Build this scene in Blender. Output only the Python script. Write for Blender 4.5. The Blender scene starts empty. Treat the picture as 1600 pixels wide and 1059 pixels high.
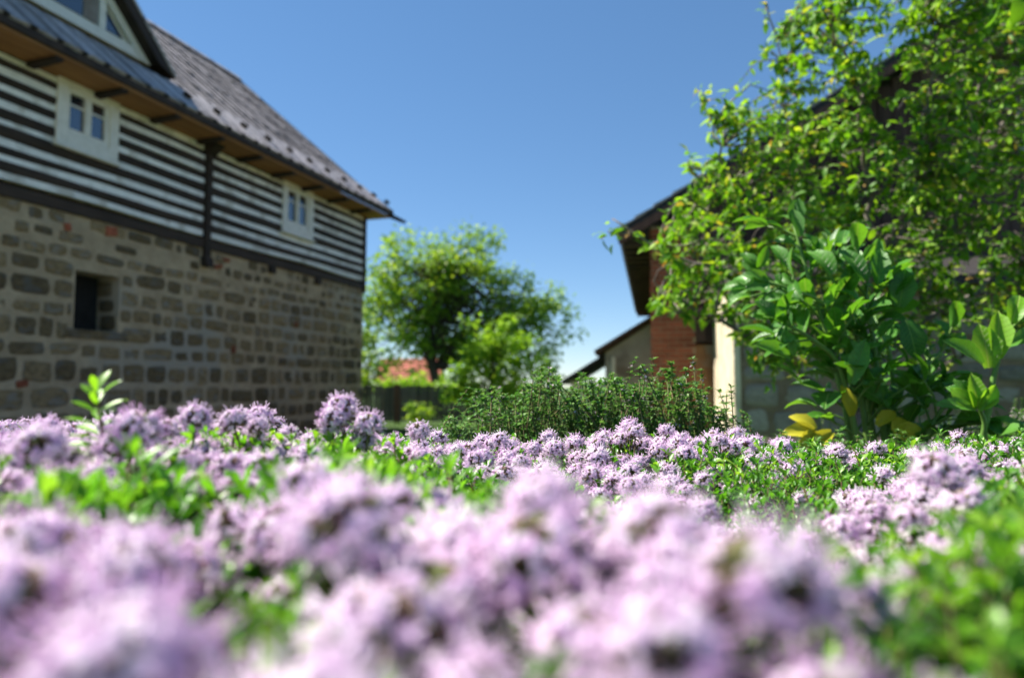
import bpy, math, random
import numpy as np
from mathutils import Vector, Matrix

random.seed(7)
rng = np.random.default_rng(11)
scene = bpy.context.scene
col = scene.collection

# ------------------------------------------------------------------ camera, sky, sun, exposure
CZ = 1.15                                   # camera height above the lawn
FPX = 1600 * 24 / 36                        # focal length in photo pixels
PITCH = math.atan(73 / FPX)                 # horizon lies at row 602
cam_d = bpy.data.cameras.new('camera')
cam = bpy.data.objects.new('camera', cam_d)
col.objects.link(cam)
cam.location = (0, 0, CZ)
cam.rotation_euler = (math.pi / 2 + PITCH, 0, 0)
cam_d.lens = 24
cam_d.sensor_width = 36
cam_d.sensor_fit = 'HORIZONTAL'
cam_d.clip_start = 0.01
cam_d.clip_end = 1500
cam_d.dof.use_dof = True
cam_d.dof.focus_distance = 0.74
cam_d.dof.aperture_fstop = 4.3
cam_d.dof.aperture_blades = 9
scene.camera = cam

SUN_EL = math.radians(54)
SUN_H = Vector((-0.93, 0.37, 0)).normalized()
world = bpy.data.worlds.new('World')
scene.world = world
world.use_nodes = True
wn = world.node_tree
bg = wn.nodes['Background']
sky = wn.nodes.new('ShaderNodeTexSky')
sky.sky_type = 'NISHITA'
sky.sun_disc = False
sky.sun_elevation = SUN_EL
sky.sun_rotation = math.atan2(SUN_H.x, SUN_H.y)
sky.air_density = 0.75
sky.dust_density = 0.0
sky.ozone_density = 4.5
sky.altitude = 0
sky_g = wn.nodes.new('ShaderNodeGamma')      # even, clear-day grading of the whole sky
sky_g.inputs[1].default_value = 0.7
sky_s = wn.nodes.new('ShaderNodeHueSaturation')
sky_s.inputs['Saturation'].default_value = 1.28
wn.links.new(sky.outputs[0], sky_g.inputs[0])
wn.links.new(sky_g.outputs[0], sky_s.inputs['Color'])
wn.links.new(sky_s.outputs[0], bg.inputs[0])
bg.inputs[1].default_value = 0.11
sun_d = bpy.data.lights.new('sun', 'SUN')
sun_d.energy = 5.0
sun_d.angle = math.radians(0.5)
sun_d.color = (1.0, 0.95, 0.86)
sun = bpy.data.objects.new('sun', sun_d)
col.objects.link(sun)
S = SUN_H * math.cos(SUN_EL) + Vector((0, 0, math.sin(SUN_EL)))
sun.rotation_euler = (-S).to_track_quat('-Z', 'Y').to_euler()
sun.location = S * 40
scene.view_settings.view_transform = 'Standard'
scene.view_settings.look = 'None'
scene.view_settings.exposure = 1.25
scene.view_settings.gamma = 1.0
scene.view_settings.use_curve_mapping = False
scene.render.engine = 'CYCLES'
scene.cycles.use_denoising = True
scene.cycles.max_bounces = 7
scene.cycles.transparent_max_bounces = 4
scene.cycles.caustics_reflective = False
scene.cycles.caustics_refractive = False


# ------------------------------------------------------------------ helpers
def P(u, v, Y):
    """photo pixel and world depth Y -> world point"""
    a = (529.5 - v)
    d = np.array([u - 800, math.cos(PITCH) * FPX - math.sin(PITCH) * a, math.sin(PITCH) * FPX + math.cos(PITCH) * a])
    return np.array([0, 0, CZ]) + d * (Y / d[1])


def nrm(v):
    v = np.asarray(v, float)
    return v / max(np.linalg.norm(v), 1e-9)


def tag(o, label=None, cat=None, group=None, kind=None):
    if label: o['label'] = label
    if cat: o['category'] = cat
    if group: o['group'] = group
    if kind: o['kind'] = kind
    return o


def empty(name, loc=(0, 0, 0), rz=0, parent=None):
    o = bpy.data.objects.new(name, None)
    o.empty_display_size = 0.1
    col.objects.link(o)
    o.location = loc
    o.rotation_euler = (0, 0, rz)
    o.parent = parent
    return o


def obj(name, me, parent=None, loc=None, rot=None, scale=None):
    o = bpy.data.objects.new(name, me)
    col.objects.link(o)
    if parent: o.parent = parent
    if loc is not None: o.location = loc
    if rot is not None: o.rotation_euler = rot
    if scale is not None: o.scale = scale
    return o


class PB:
    """polygon builder for hard-surface things"""
    def __init__(self):
        self.v = []; self.f = []; self.m = []
    def poly(self, pts, mi=0):
        b = len(self.v); self.v += [tuple(map(float, p)) for p in pts]
        self.f.append(tuple(range(b, b + len(pts)))); self.m.append(mi)
    def hexa(self, p, mi=0):
        b = len(self.v); self.v += [tuple(map(float, q)) for q in p]
        for f in ((0, 3, 2, 1), (4, 5, 6, 7), (0, 1, 5, 4), (1, 2, 6, 5), (2, 3, 7, 6), (3, 0, 4, 7)):
            self.f.append(tuple(b + i for i in f)); self.m.append(mi)
        return self
    def box(self, x0, x1, y0, y1, z0, z1, mi=0):
        return self.hexa([(x0, y0, z0), (x1, y0, z0), (x1, y1, z0), (x0, y1, z0), (x0, y0, z1), (x1, y0, z1), (x1, y1, z1), (x0, y1, z1)], mi)
    def prism(self, prof, axis, a, b, mi=0):
        """extrude a 2D profile along axis 'x' (prof = y,z) or 'y' (prof = x,z)"""
        n = len(prof); s = len(self.v)
        for t in (a, b):
            for q in prof:
                self.v.append((t, q[0], q[1]) if axis == 'x' else (q[0], t, q[1]))
        for i in range(n):
            j = (i + 1) % n
            self.f.append((s + i, s + j, s + n + j, s + n + i)); self.m.append(mi)
        self.f.append(tuple(s + i for i in reversed(range(n)))); self.m.append(mi)
        self.f.append(tuple(s + n + i for i in range(n))); self.m.append(mi)
        return self
    def mesh(self, name, *mats, smooth=False):
        me = bpy.data.meshes.new(name)
        me.from_pydata(self.v, [], self.f)
        for m in mats: me.materials.append(m)
        if len(mats) > 1: me.polygons.foreach_set('material_index', self.m)
        if smooth: me.polygons.foreach_set('use_smooth', [True] * len(self.f))
        me.validate(); 
        import bmesh
        bm = bmesh.new(); bm.from_mesh(me); bmesh.ops.recalc_face_normals(bm, faces=bm.faces); bm.to_mesh(me); bm.free()
        return me
    def build(self, name, mat, parent=None, bevel=0, **k):
        mats = mat if isinstance(mat, (list, tuple)) else [mat]
        o = obj(name, self.mesh(name, *mats), parent, **k)
        if bevel:
            b = o.modifiers.new('bevel', 'BEVEL'); b.width = bevel; b.segments = 2; b.limit_method = 'ANGLE'
        return o


class TB:
    """fast triangle builder for plants; carries a random number per vertex and a material per face"""
    def __init__(self):
        self.V = []; self.F = []; self.M = []; self.R = []; self.n = 0
    def add(self, V, F, m=0, r=None):
        V = np.asarray(V, float); F = np.asarray(F, int)
        self.V.append(V); self.F.append(F + self.n)
        self.M.append(np.full(len(F), m) if np.isscalar(m) else np.asarray(m))
        self.R.append(np.full(len(V), rng.random() if r is None else r) if (r is None or np.isscalar(r)) else np.asarray(r))
        self.n += len(V)
    def add_t(self, T, R, t, s=1.0, r=None):
        V = (T[0] * s) @ np.asarray(R).T + np.asarray(t)
        self.add(V, T[1], T[2], (T[3] if r is None else r))
    def arrays(self):
        return np.concatenate(self.V), np.concatenate(self.F), np.concatenate(self.M), np.concatenate(self.R)
    def mesh(self, name, *mats):
        V, F, M, R = self.arrays()
        me = bpy.data.meshes.new(name)
        me.vertices.add(len(V)); me.vertices.foreach_set('co', V.ravel())
        me.loops.add(len(F) * 3); me.loops.foreach_set('vertex_index', F.ravel().astype(np.int32))
        me.polygons.add(len(F)); me.polygons.foreach_set('loop_start', np.arange(0, len(F) * 3, 3, dtype=np.int32))
        me.polygons.foreach_set('loop_total', np.full(len(F), 3, dtype=np.int32))
        for m in mats: me.materials.append(m)
        me.polygons.foreach_set('material_index', M.astype(np.int32))
        me.polygons.foreach_set('use_smooth', np.ones(len(F), dtype=bool))
        at = me.attributes.new('rnd', 'FLOAT', 'POINT'); at.data.foreach_set('value', R.astype(np.float32))
        me.update()
        return me
    def build(self, name, mats, parent=None, kind=None, **k):
        o = obj(name, self.mesh(name, *(mats if isinstance(mats, (list, tuple)) else [mats])), parent, **k)
        if kind: o['kind'] = kind
        return o


def leaf(L, W, n=4, fold=0.3, curl=0.5, shape='obov', wave=0.0):
    """leaf along +Y, face up +Z: (verts, tris)"""
    V = []; F = []
    for i in range(n + 1):
        s = i / n
        if shape == 'obov': w = math.sin(math.pi * min(1, s ** 1.35 * 0.97 + 0.03)) ** 0.8
        elif shape == 'lance': w = math.sin(math.pi * (s ** 0.95 * 0.96 + 0.04)) ** 0.9
        else: w = math.sin(math.pi * (s ** 0.75 * 0.97 + 0.03)) ** 0.75
        w = max(0.03, w) * W / 2
        y = L * math.sin(curl * s) / curl if curl else L * s
        z = -L * (1 - math.cos(curl * s)) / curl if curl else 0
        wz = wave * W * math.sin(s * 9)
        V += [(-w, y, z + fold * w + wz), (0, y, z), (w, y, z + fold * w - wz)]
    for i in range(n):
        a = 3 * i
        F += [(a, a + 1, a + 4), (a, a + 4, a + 3), (a + 1, a + 2, a + 5), (a + 1, a + 5, a + 4)]
    return np.array(V), np.array(F)


def tube(pts, rad, sides=6):
    pts = np.asarray(pts, float); n = len(pts)
    rad = np.linspace(rad[0], rad[1], n) if len(rad) == 2 and n != 2 else np.asarray(rad, float)
    V = []; F = []
    t = nrm(pts[1] - pts[0]); x = nrm(np.cross(t, (0.3, 1, 0.2) if abs(t[1]) < .9 else (1, 0, 0)))
    for i in range(n):
        t = nrm(pts[min(i + 1, n - 1)] - pts[max(i - 1, 0)])
        x = nrm(x - t * x.dot(t)); y = np.cross(t, x)
        for k in range(sides):
            a = 2 * math.pi * k / sides
            V.append(pts[i] + rad[i] * (math.cos(a) * x + math.sin(a) * y))
    for i in range(n - 1):
        for k in range(sides):
            a = i * sides + k; b = i * sides + (k + 1) % sides
            F += [(a, b, b + sides), (a, b + sides, a + sides)]
    V.append(pts[-1] + t * rad[-1] * 0.5); c = len(V) - 1
    for k in range(sides): F.append(((n - 1) * sides + k, (n - 1) * sides + (k + 1) % sides, c))
    return np.array(V), np.array(F)


def frame(axis, up=(0, 0, 1), roll=0.0):
    """rotation whose +Y is axis and whose +Z leans to up"""
    y = nrm(axis); up = np.asarray(up, float)
    x = np.cross(y, up)
    if np.linalg.norm(x) < 1e-4: x = np.cross(y, (1, 0.2, 0))
    x = nrm(x); z = np.cross(x, y)
    if roll:
        c, s = math.cos(roll), math.sin(roll)
        x, z = c * x + s * z, -s * x + c * z
    return np.stack([x, y, z], 1)


def frame_z(axis, spin=0.0):
    """rotation whose +Z is axis"""
    z = nrm(axis); x = nrm(np.cross((0.13, 1, 0.1), z)); y = np.cross(z, x)
    c, s = math.cos(spin), math.sin(spin)
    return np.stack([c * x + s * y, -s * x + c * y, z], 1)


def mat4(R, t, s=1.0):
    M = Matrix.Identity(4)
    for i in range(3):
        for j in range(3): M[i][j] = float(R[i][j]) * s
        M[i][3] = float(t[i])
    return M


def inside(poly, u, v):
    c = False; n = len(poly)
    for i in range(n):
        (x1, y1), (x2, y2) = poly[i], poly[(i + 1) % n]
        if (y1 > v) != (y2 > v) and u < (x2 - x1) * (v - y1) / (y2 - y1) + x1: c = not c
    return c


# ------------------------------------------------------------------ materials
def new_mat(name):
    m = bpy.data.materials.new(name); m.use_nodes = True
    nt = m.node_tree
    return m, nt, nt.nodes['Principled BSDF'], nt.nodes['Material Output']


def surf(name, c1, c2, scale=4, rough=0.85, bump=0.3, bscale=30, dist=0.01, obj_var=0.0, spec=0.3, stretch=None, c3=None, s3=1.5):
    """noise-mottled surface with fine relief; obj_var brightens or darkens whole objects at random"""
    m, nt, p, out = new_mat(name); N = nt.nodes.new; Lk = nt.links.new
    tc = N('ShaderNodeTexCoord'); vec = tc.outputs['Object']
    oi = N('ShaderNodeObjectInfo')
    ad = N('ShaderNodeVectorMath'); ad.operation = 'ADD'
    ml = N('ShaderNodeMath'); ml.operation = 'MULTIPLY'; ml.inputs[1].default_value = 37
    Lk(oi.outputs['Random'], ml.inputs[0]); Lk(vec, ad.inputs[0]); Lk(ml.outputs[0], ad.inputs[1]); vec = ad.outputs[0]
    if stretch:
        mp = N('ShaderNodeMapping'); mp.inputs['Scale'].default_value = stretch; Lk(vec, mp.inputs[0]); vec = mp.outputs[0]
    n1 = N('ShaderNodeTexNoise'); n1.inputs['Scale'].default_value = scale; n1.inputs['Detail'].default_value = 6; n1.inputs['Roughness'].default_value = 0.65
    Lk(vec, n1.inputs['Vector'])
    rp = N('ShaderNodeValToRGB'); rp.color_ramp.elements[0].color = (*c1, 1); rp.color_ramp.elements[1].color = (*c2, 1)
    rp.color_ramp.elements[0].position = 0.32; rp.color_ramp.elements[1].position = 0.68
    Lk(n1.outputs['Fac'], rp.inputs[0]); colr = rp.outputs[0]
    if c3:
        n3 = N('ShaderNodeTexNoise'); n3.inputs['Scale'].default_value = s3; n3.inputs['Detail'].default_value = 4; Lk(vec, n3.inputs['Vector'])
        r3 = N('ShaderNodeValToRGB'); r3.color_ramp.elements[0].position = 0.52; r3.color_ramp.elements[1].position = 0.64; Lk(n3.outputs['Fac'], r3.inputs[0])
        mx = N('ShaderNodeMix'); mx.data_type = 'RGBA'; mx.inputs['B'].default_value = (*c3, 1)
        Lk(r3.outputs[0], mx.inputs['Factor']); Lk(colr, mx.inputs['A']); colr = mx.outputs['Result']
    if obj_var:
        hs = N('ShaderNodeHueSaturation'); mr = N('ShaderNodeMapRange')
        mr.inputs['To Min'].default_value = 1 - obj_var; mr.inputs['To Max'].default_value = 1 + obj_var
        Lk(oi.outputs['Random'], mr.inputs[0]); Lk(mr.outputs[0], hs.inputs['Value']); Lk(colr, hs.inputs['Color']); colr = hs.outputs[0]
    Lk(colr, p.inputs['Base Color'])
    p.inputs['Roughness'].default_value = rough; p.inputs['Specular IOR Level'].default_value = spec
    if bump:
        n2 = N('ShaderNodeTexNoise'); n2.inputs['Scale'].default_value = bscale; n2.inputs['Detail'].default_value = 5; Lk(vec, n2.inputs['Vector'])
        b = N('ShaderNodeBump'); b.inputs['Strength'].default_value = bump; b.inputs['Distance'].default_value = dist
        Lk(n2.outputs['Fac'], b.inputs['Height']); Lk(b.outputs[0], p.inputs['Normal'])
    return m


def plant(name, stops, trans=0.35, rough=0.5, tcol=None, spec=0.3, noise=0.0, nscale=200, rib=None):
    """leaf or petal: ramp over the per-leaf random number, part translucent"""
    m, nt, p, out = new_mat(name); N = nt.nodes.new; Lk = nt.links.new
    at = N('ShaderNodeAttribute'); at.attribute_name = 'rnd'
    fac = at.outputs['Fac']
    oi = N('ShaderNodeObjectInfo')
    ma = N('ShaderNodeMath'); ma.operation = 'ADD'; Lk(fac, ma.inputs[0]); Lk(oi.outputs['Random'], ma.inputs[1])
    fr = N('ShaderNodeMath'); fr.operation = 'FRACT'; Lk(ma.outputs[0], fr.inputs[0]); fac = fr.outputs[0]
    rp = N('ShaderNodeValToRGB'); cr = rp.color_ramp
    while len(cr.elements) < len(stops): cr.elements.new(0.5)
    for e, (q, c) in zip(cr.elements, stops): e.position = q; e.color = (*c, 1)
    Lk(fac, rp.inputs[0]); colr = rp.outputs[0]
    if noise:
        tc = N('ShaderNodeTexCoord'); nz = N('ShaderNodeTexNoise'); nz.inputs['Scale'].default_value = nscale; Lk(tc.outputs['Object'], nz.inputs['Vector'])
        mr = N('ShaderNodeMapRange'); mr.inputs['To Min'].default_value = 1 - noise; mr.inputs['To Max'].default_value = 1 + noise; Lk(nz.outputs['Fac'], mr.inputs[0])
        hs = N('ShaderNodeHueSaturation'); Lk(mr.outputs[0], hs.inputs['Value']); Lk(colr, hs.inputs['Color']); colr = hs.outputs[0]
    if rib:
        tc2 = N('ShaderNodeTexCoord'); sx = N('ShaderNodeSeparateXYZ'); Lk(tc2.outputs['Object'], sx.inputs[0])
        ab = N('ShaderNodeMath'); ab.operation = 'ABSOLUTE'; Lk(sx.outputs['X'], ab.inputs[0])
        # side veins run obliquely from the midrib
        ob_ = N('ShaderNodeMath'); ob_.operation = 'MULTIPLY_ADD'; ob_.inputs[1].default_value = -.8; Lk(ab.outputs[0], ob_.inputs[0]); Lk(sx.outputs['Y'], ob_.inputs[2])
        fq = N('ShaderNodeMath'); fq.operation = 'MULTIPLY'; fq.inputs[1].default_value = 9; Lk(ob_.outputs[0], fq.inputs[0])
        f1 = N('ShaderNodeMath'); f1.operation = 'PINGPONG'; f1.inputs[1].default_value = .5; Lk(fq.outputs[0], f1.inputs[0])
        v1 = N('ShaderNodeMapRange'); v1.inputs['From Min'].default_value = .02; v1.inputs['From Max'].default_value = .09; v1.inputs['To Min'].default_value = .55; v1.inputs['To Max'].default_value = 0; Lk(f1.outputs[0], v1.inputs[0])
        m1 = N('ShaderNodeMapRange'); m1.inputs['From Min'].default_value = .008; m1.inputs['From Max'].default_value = .022; m1.inputs['To Min'].default_value = 1; m1.inputs['To Max'].default_value = 0; Lk(ab.outputs[0], m1.inputs[0])
        mxv = N('ShaderNodeMath'); mxv.operation = 'MAXIMUM'; Lk(v1.outputs[0], mxv.inputs[0]); Lk(m1.outputs[0], mxv.inputs[1])
        mr_ = N('ShaderNodeMix'); mr_.data_type = 'RGBA'; mr_.inputs['B'].default_value = (*rib, 1); Lk(mxv.outputs[0], mr_.inputs['Factor']); Lk(colr, mr_.inputs['A']); colr = mr_.outputs['Result']
        bp_ = N('ShaderNodeBump'); bp_.inputs['Strength'].default_value = .6; bp_.inputs['Distance'].default_value = .006; bp_.invert = True; Lk(mxv.outputs[0], bp_.inputs['Height']); Lk(bp_.outputs[0], p.inputs['Normal'])
    Lk(colr, p.inputs['Base Color']); p.inputs['Roughness'].default_value = rough; p.inputs['Specular IOR Level'].default_value = spec
    t = N('ShaderNodeBsdfTranslucent')
    if tcol:
        mx = N('ShaderNodeMix'); mx.data_type = 'RGBA'; mx.blend_type = 'MULTIPLY'; mx.inputs['Factor'].default_value = 1.0
        Lk(colr, mx.inputs['A']); mx.inputs['B'].default_value = (*tcol, 1); mx.clamp_result = False
        Lk(mx.outputs['Result'], t.inputs['Color'])
    else: Lk(colr, t.inputs['Color'])
    ms = N('ShaderNodeMixShader'); ms.inputs[0].default_value = trans
    Lk(p.outputs[0], ms.inputs[1]); Lk(t.outputs[0], ms.inputs[2]); Lk(ms.outputs[0], out.inputs['Surface'])
    return m


M = {}
M['mortar'] = surf('mortar', (.34, .255, .16), (.50, .39, .255), 3.5, .95, .8, 22, .03, c3=(.36, .32, .26), s3=.6)
M['stone'] = surf('sandstone', (.12, .085, .045), (.30, .215, .11), 5, .92, .7, 18, .03, obj_var=.45, c3=(.21, .185, .15), s3=2.2)
M['brick'] = surf('brick', (.20, .055, .03), (.33, .10, .05), 8, .9, .5, 40, .01, obj_var=.3)
M['log'] = surf('tarred_log', (.020, .014, .010), (.055, .037, .027), 6, .75, .6, 14, .02, obj_var=.3, stretch=(.3, 3, 3))
M['chink'] = surf('limewashed_chinking', (.72, .72, .71), (.90, .89, .87), 5, .9, .4, 18, .015, obj_var=.06, c3=(.56, .54, .50), s3=3)
M['dark_wood'] = surf('dark_wood', (.018, .012, .009), (.045, .03, .02), 5, .7, .5, 20, .01, obj_var=.2, stretch=(1, 1, .25))
M['soffit'] = surf('eave_boards', (.24, .11, .04), (.38, .19, .07), 4, .7, .4, 20, .01, obj_var=.25, stretch=(.3, 2, 2))
M['white'] = surf('white_paint', (.66, .64, .58), (.80, .78, .73), 6, .5, .15, 40, .004)
M['slate'] = surf('slate', (.30, .265, .25), (.50, .44, .42), 7, .5, .5, 16, .02, obj_var=.2, c3=(.15, .125, .12), s3=4, spec=.4)
M['roofing'] = surf('roof_underlay', (.018, .015, .015), (.04, .034, .032), 6, .7, .3, 20, .01)
M['teal'] = surf('teal_paint', (.012, .07, .075), (.02, .11, .115), 6, .6, .3, 30, .005)
M['dark'] = surf('dark_interior', (.01, .01, .01), (.02, .02, .02), 4, .9, 0)
M['cream'] = surf('cream_plaster', (.50, .42, .29), (.72, .62, .45), 3, .95, .6, 16, .02, c3=(.40, .33, .24), s3=2.2)
M['orange_plaster'] = surf('ochre_plaster', (.22, .10, .045), (.36, .18, .08), 3, .95, .6, 18, .02, c3=(.30, .25, .18), s3=1.6)
M['grey_plaster'] = surf('grey_plaster', (.28, .27, .26), (.44, .43, .42), 1.6, .95, .4, 14, .02, c3=(.20, .17, .15), s3=.9)
M['plank'] = surf('weathered_plank', (.045, .026, .020), (.10, .06, .045), 5, .85, .5, 22, .01, obj_var=.35, stretch=(2, 2, .2))
M['fence'] = surf('fence_plank', (.075, .068, .068), (.15, .135, .13), 4, .85, .5, 22, .01, obj_var=.3, stretch=(2, 2, .25))
M['fence_brown'] = surf('fence_post_wood', (.09, .045, .035), (.15, .08, .06), 4, .85, .4, 22, .01, stretch=(2, 2, .25))
M['tile'] = surf('red_roof_tile', (.26, .075, .05), (.42, .14, .09), 3, .8, .5, 12, .03, obj_var=.25)
M['bark'] = surf('bark', (.035, .026, .02), (.09, .07, .055), 6, .9, .8, 20, .02)
M['twig'] = surf('pale_twig', (.10, .08, .065), (.26, .22, .19), 9, .85, .5, 60, .004)
M['soil'] = surf('garden_soil', (.025, .017, .011), (.06, .042, .028), 9, .95, .8, 45, .02)

mg, nt, pg, _o = new_mat('lawn')
g = nt.nodes
tc = g.new('ShaderNodeTexCoord'); na = g.new('ShaderNodeTexNoise'); na.inputs['Scale'].default_value = 1.3; na.inputs['Detail'].default_value = 8
rp = g.new('ShaderNodeValToRGB'); rp.color_ramp.elements[0].color = (.035, .075, .012, 1); rp.color_ramp.elements[1].color = (.085, .15, .025, 1)
rp.color_ramp.elements[0].position = .35; rp.color_ramp.elements[1].position = .65
nt.links.new(tc.outputs['Object'], na.inputs['Vector']); nt.links.new(na.outputs['Fac'], rp.inputs[0])
geo = g.new('ShaderNodeSeparateXYZ'); nt.links.new(tc.outputs['Object'], geo.inputs[0])
mr = g.new('ShaderNodeMapRange'); mr.inputs['From Min'].default_value = .35; mr.inputs['From Max'].default_value = .6; nt.links.new(geo.outputs['Z'], mr.inputs[0])
mx = g.new('ShaderNodeMix'); mx.data_type = 'RGBA'; mx.inputs['B'].default_value = (.04, .028, .018, 1)
nt.links.new(mr.outputs[0], mx.inputs['Factor']); nt.links.new(rp.outputs[0], mx.inputs['A']); nt.links.new(mx.outputs['Result'], pg.inputs['Base Color'])
nb = g.new('ShaderNodeTexNoise'); nb.inputs['Scale'].default_value = 40; bb = g.new('ShaderNodeBump'); bb.inputs['Distance'].default_value = .03
nt.links.new(tc.outputs['Object'], nb.inputs['Vector']); nt.links.new(nb.outputs['Fac'], bb.inputs['Height']); nt.links.new(bb.outputs[0], pg.inputs['Normal'])
pg.inputs['Roughness'].default_value = .95
M['lawn'] = mg

m, nt, p, _o = new_mat('window_glass')
p.inputs['Base Color'].default_value = (.012, .018, .03, 1); p.inputs['Roughness'].default_value = .04; p.inputs['Specular IOR Level'].default_value = .9
p.inputs['IOR'].default_value = 1.9
M['glass'] = m

M['petal'] = plant('thyme_petal', [(0, (.70, .46, .71)), (.3, (.86, .66, .85)), (1, (.95, .87, .94))], .45, .6, spec=.2)
M['calyx'] = plant('thyme_calyx', [(0, (.16, .19, .05)), (.5, (.30, .17, .17)), (1, (.24, .29, .09))], .3, .6)
M['tleaf'] = plant('thyme_leaf', [(0, (.055, .17, .012)), (.45, (.10, .30, .018)), (.8, (.18, .40, .025)), (1, (.27, .46, .04))], .48, .38, (1.25, 1.25, .7), spec=.5)
M['tstem'] = plant('thyme_stem', [(0, (.09, .07, .03)), (.6, (.16, .10, .05)), (1, (.14, .17, .05))], .1, .7)
M['bleaf'] = plant('grey_thyme_leaf', [(0, (.045, .14, .02)), (.6, (.10, .24, .04)), (1, (.20, .34, .09))], .34, .42, (1.2, 1.2, .8))
M['bstem'] = plant('straw_stem', [(0, (.14, .11, .05)), (.7, (.13, .17, .05)), (1, (.30, .21, .11))], .1, .8)
M['bflower'] = plant('pale_bloom', [(0, (.46, .36, .42)), (1, (.66, .56, .60))], .3, .7)
M['lovage'] = plant('lovage_leaf', [(0, (.04, .16, .014)), (.5, (.075, .25, .02)), (1, (.13, .34, .04))], .40, .42, (1.6, 1.35, .5), spec=.45, noise=.3, nscale=7, rib=(.16, .33, .07))
M['lovage_y'] = plant('yellowed_leaf', [(0, (.46, .42, .02)), (1, (.66, .60, .04))], .4, .5, noise=.3, nscale=50)
M['lovage_l'] = plant('young_leaf', [(0, (.17, .40, .02)), (1, (.23, .48, .03))], .5, .4, (1.3, 1.2, .6), noise=.2, nscale=7, rib=(.36, .52, .10))
M['lstem'] = plant('lovage_stem', [(0, (.11, .24, .04)), (1, (.20, .33, .08))], .15, .4)
M['shrub'] = plant('shrub_leaf', [(0, (.07, .20, .015)), (.5, (.145, .345, .02)), (.85, (.26, .47, .03)), (.97, (.40, .48, .05)), (1, (.42, .22, .08))], .48, .52, (1.35, 1.25, .5), spec=.3)
M['tree'] = plant('tree_leaf', [(0, (.12, .25, .022)), (.6, (.22, .37, .035)), (1, (.34, .48, .06))], .5, .5, (1.3, 1.2, .6))
M['tree_b'] = plant('bright_tree_leaf', [(0, (.14, .30, .02)), (.6, (.24, .44, .035)), (1, (.34, .52, .06))], .5, .5, (1.3, 1.2, .6))
M['grass'] = plant('grass_blade', [(0, (.05, .12, .015)), (1, (.12, .22, .03))], .35, .5)


# ------------------------------------------------------------------ ground
def sstep(a, b, x):
    t = np.clip((x - a) / (b - a), 0, 1)
    return t * t * (3 - 2 * t)


def ground_z(x, y):
    """raised herb bed round the camera, level lawn, land falling away behind the garden"""
    edge = 1.75 + 2.9 * sstep(-.15, .9, x)
    bed = (1 - sstep(edge, edge + .8, y)) * sstep(-4, -3, y) * sstep(-2.6, -1.8, x) * (1 - sstep(4.2, 5.0, x))
    return .80 * bed - 1.1 * sstep(26, 55, y)


xs = np.concatenate([[-600, -300, -150, -80, -40, -20, -12, -8], np.arange(-5, 6.01, .2), [7, 8, 9, 11, 14, 20, 40, 80, 150, 300, 600]])
ys = np.concatenate([[-300, -100, -30, -12, -7], np.arange(-5, 6.01, .2), np.arange(7, 30, 1), [33, 36, 40, 45, 50, 55, 60, 80, 120, 200, 400, 900]])
X, Y = np.meshgrid(xs, ys)
Z = ground_z(X, Y) + .012 * np.sin(X * 9.1 + Y * 3) * np.cos(Y * 7.3) * (Y < 6) * (abs(X) < 5)
pb = PB(); nx = len(xs)
pb.v = [tuple(q) for q in np.stack([X, Y, Z], -1).reshape(-1, 3)]
pb.f = [(j * nx + i, j * nx + i + 1, (j + 1) * nx + i + 1, (j + 1) * nx + i) for j in range(len(ys) - 1) for i in range(nx - 1)]
ground = obj('ground', pb.mesh('ground', M['lawn'], smooth=True)); tag(ground, kind='structure')

M['bounce'] = surf('bounce_gravel', (.44, .37, .27), (.62, .54, .41), 3, .95, .6, 60, .02)  # kept pale so the sheet throws more light back
pb = PB()
_a = np.array([math.sin(.3103), math.cos(.3103), 0]); _n = np.array([math.cos(.3103), -math.sin(.3103), 0])
_h = np.array([-6.83, 10.9, 0.004])
pb.poly([_h + _a * t + _n * q for t, q in ((-14, .1), (-14, 6.6), (-4, 6.6), (.5, 5.8), (2.2, 3.6), (3.0, .1))])
tag(pb.build('bounce_sheet', M['bounce']), kind='structure')  # unseen ground sheet, added to bounce warm light onto house wall and soffit

tb = TB()
for i in range(9000):
    y = 11 + 10 * rng.random() ** 1.0; x = rng.uniform(-.32, .06) * y + rng.normal(0, .2)
    h = rng.uniform(.05, .13); a = rng.uniform(0, 6.28); w = .006
    d = np.array([math.cos(a), math.sin(a), 0]); e = np.array([-d[1], d[0], 0])
    b = np.array([x, y, float(ground_z(x, y))])
    tb.add([b - e * w, b + e * w, b + d * h * .45 + (0, 0, h)], [(0, 1, 2)])
tag(tb.build('lawn_grass', M['grass']), 'short mown lawn grass in front of the plank fence', 'grass', kind='stuff')

# ------------------------------------------------------------------ farmhouse on the left
TH = math.atan2(343, 1069.5)
A_DIR = Vector((math.sin(TH), math.cos(TH), 0))
house = empty('farmhouse', (-6.83, 10.9, 0), math.atan2(A_DIR.y, A_DIR.x))
tag(house, 'old farmhouse, dark and white striped timber storey over sandstone block ground floor', 'house')
# local axes: x along the wall away from the camera, y into the house, z up
T0, T1 = -6.0, 8.62              # ends of the wall
ZB, ZT = 4.0, 6.08               # foot and top of the timber storey
NX0, NX1, NZ0, NZ1 = -.22, .60, 2.04, 2.98
pb = PB()
pb.box(T0, NX0, 0, .55, -.3, ZB - .02).box(NX1, T1, 0, .55, -.3, ZB - .02)
pb.box(NX0, NX1, 0, .55, -.3, NZ0).box(NX0, NX1, 0, .55, NZ1, ZB - .02)
swall = pb.build('stone_wall', M['mortar'], house)
PB().box(T0, T1, .553, 9.6, -.3, ZB - .02).build('ground_floor', M['mortar'], house)


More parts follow.
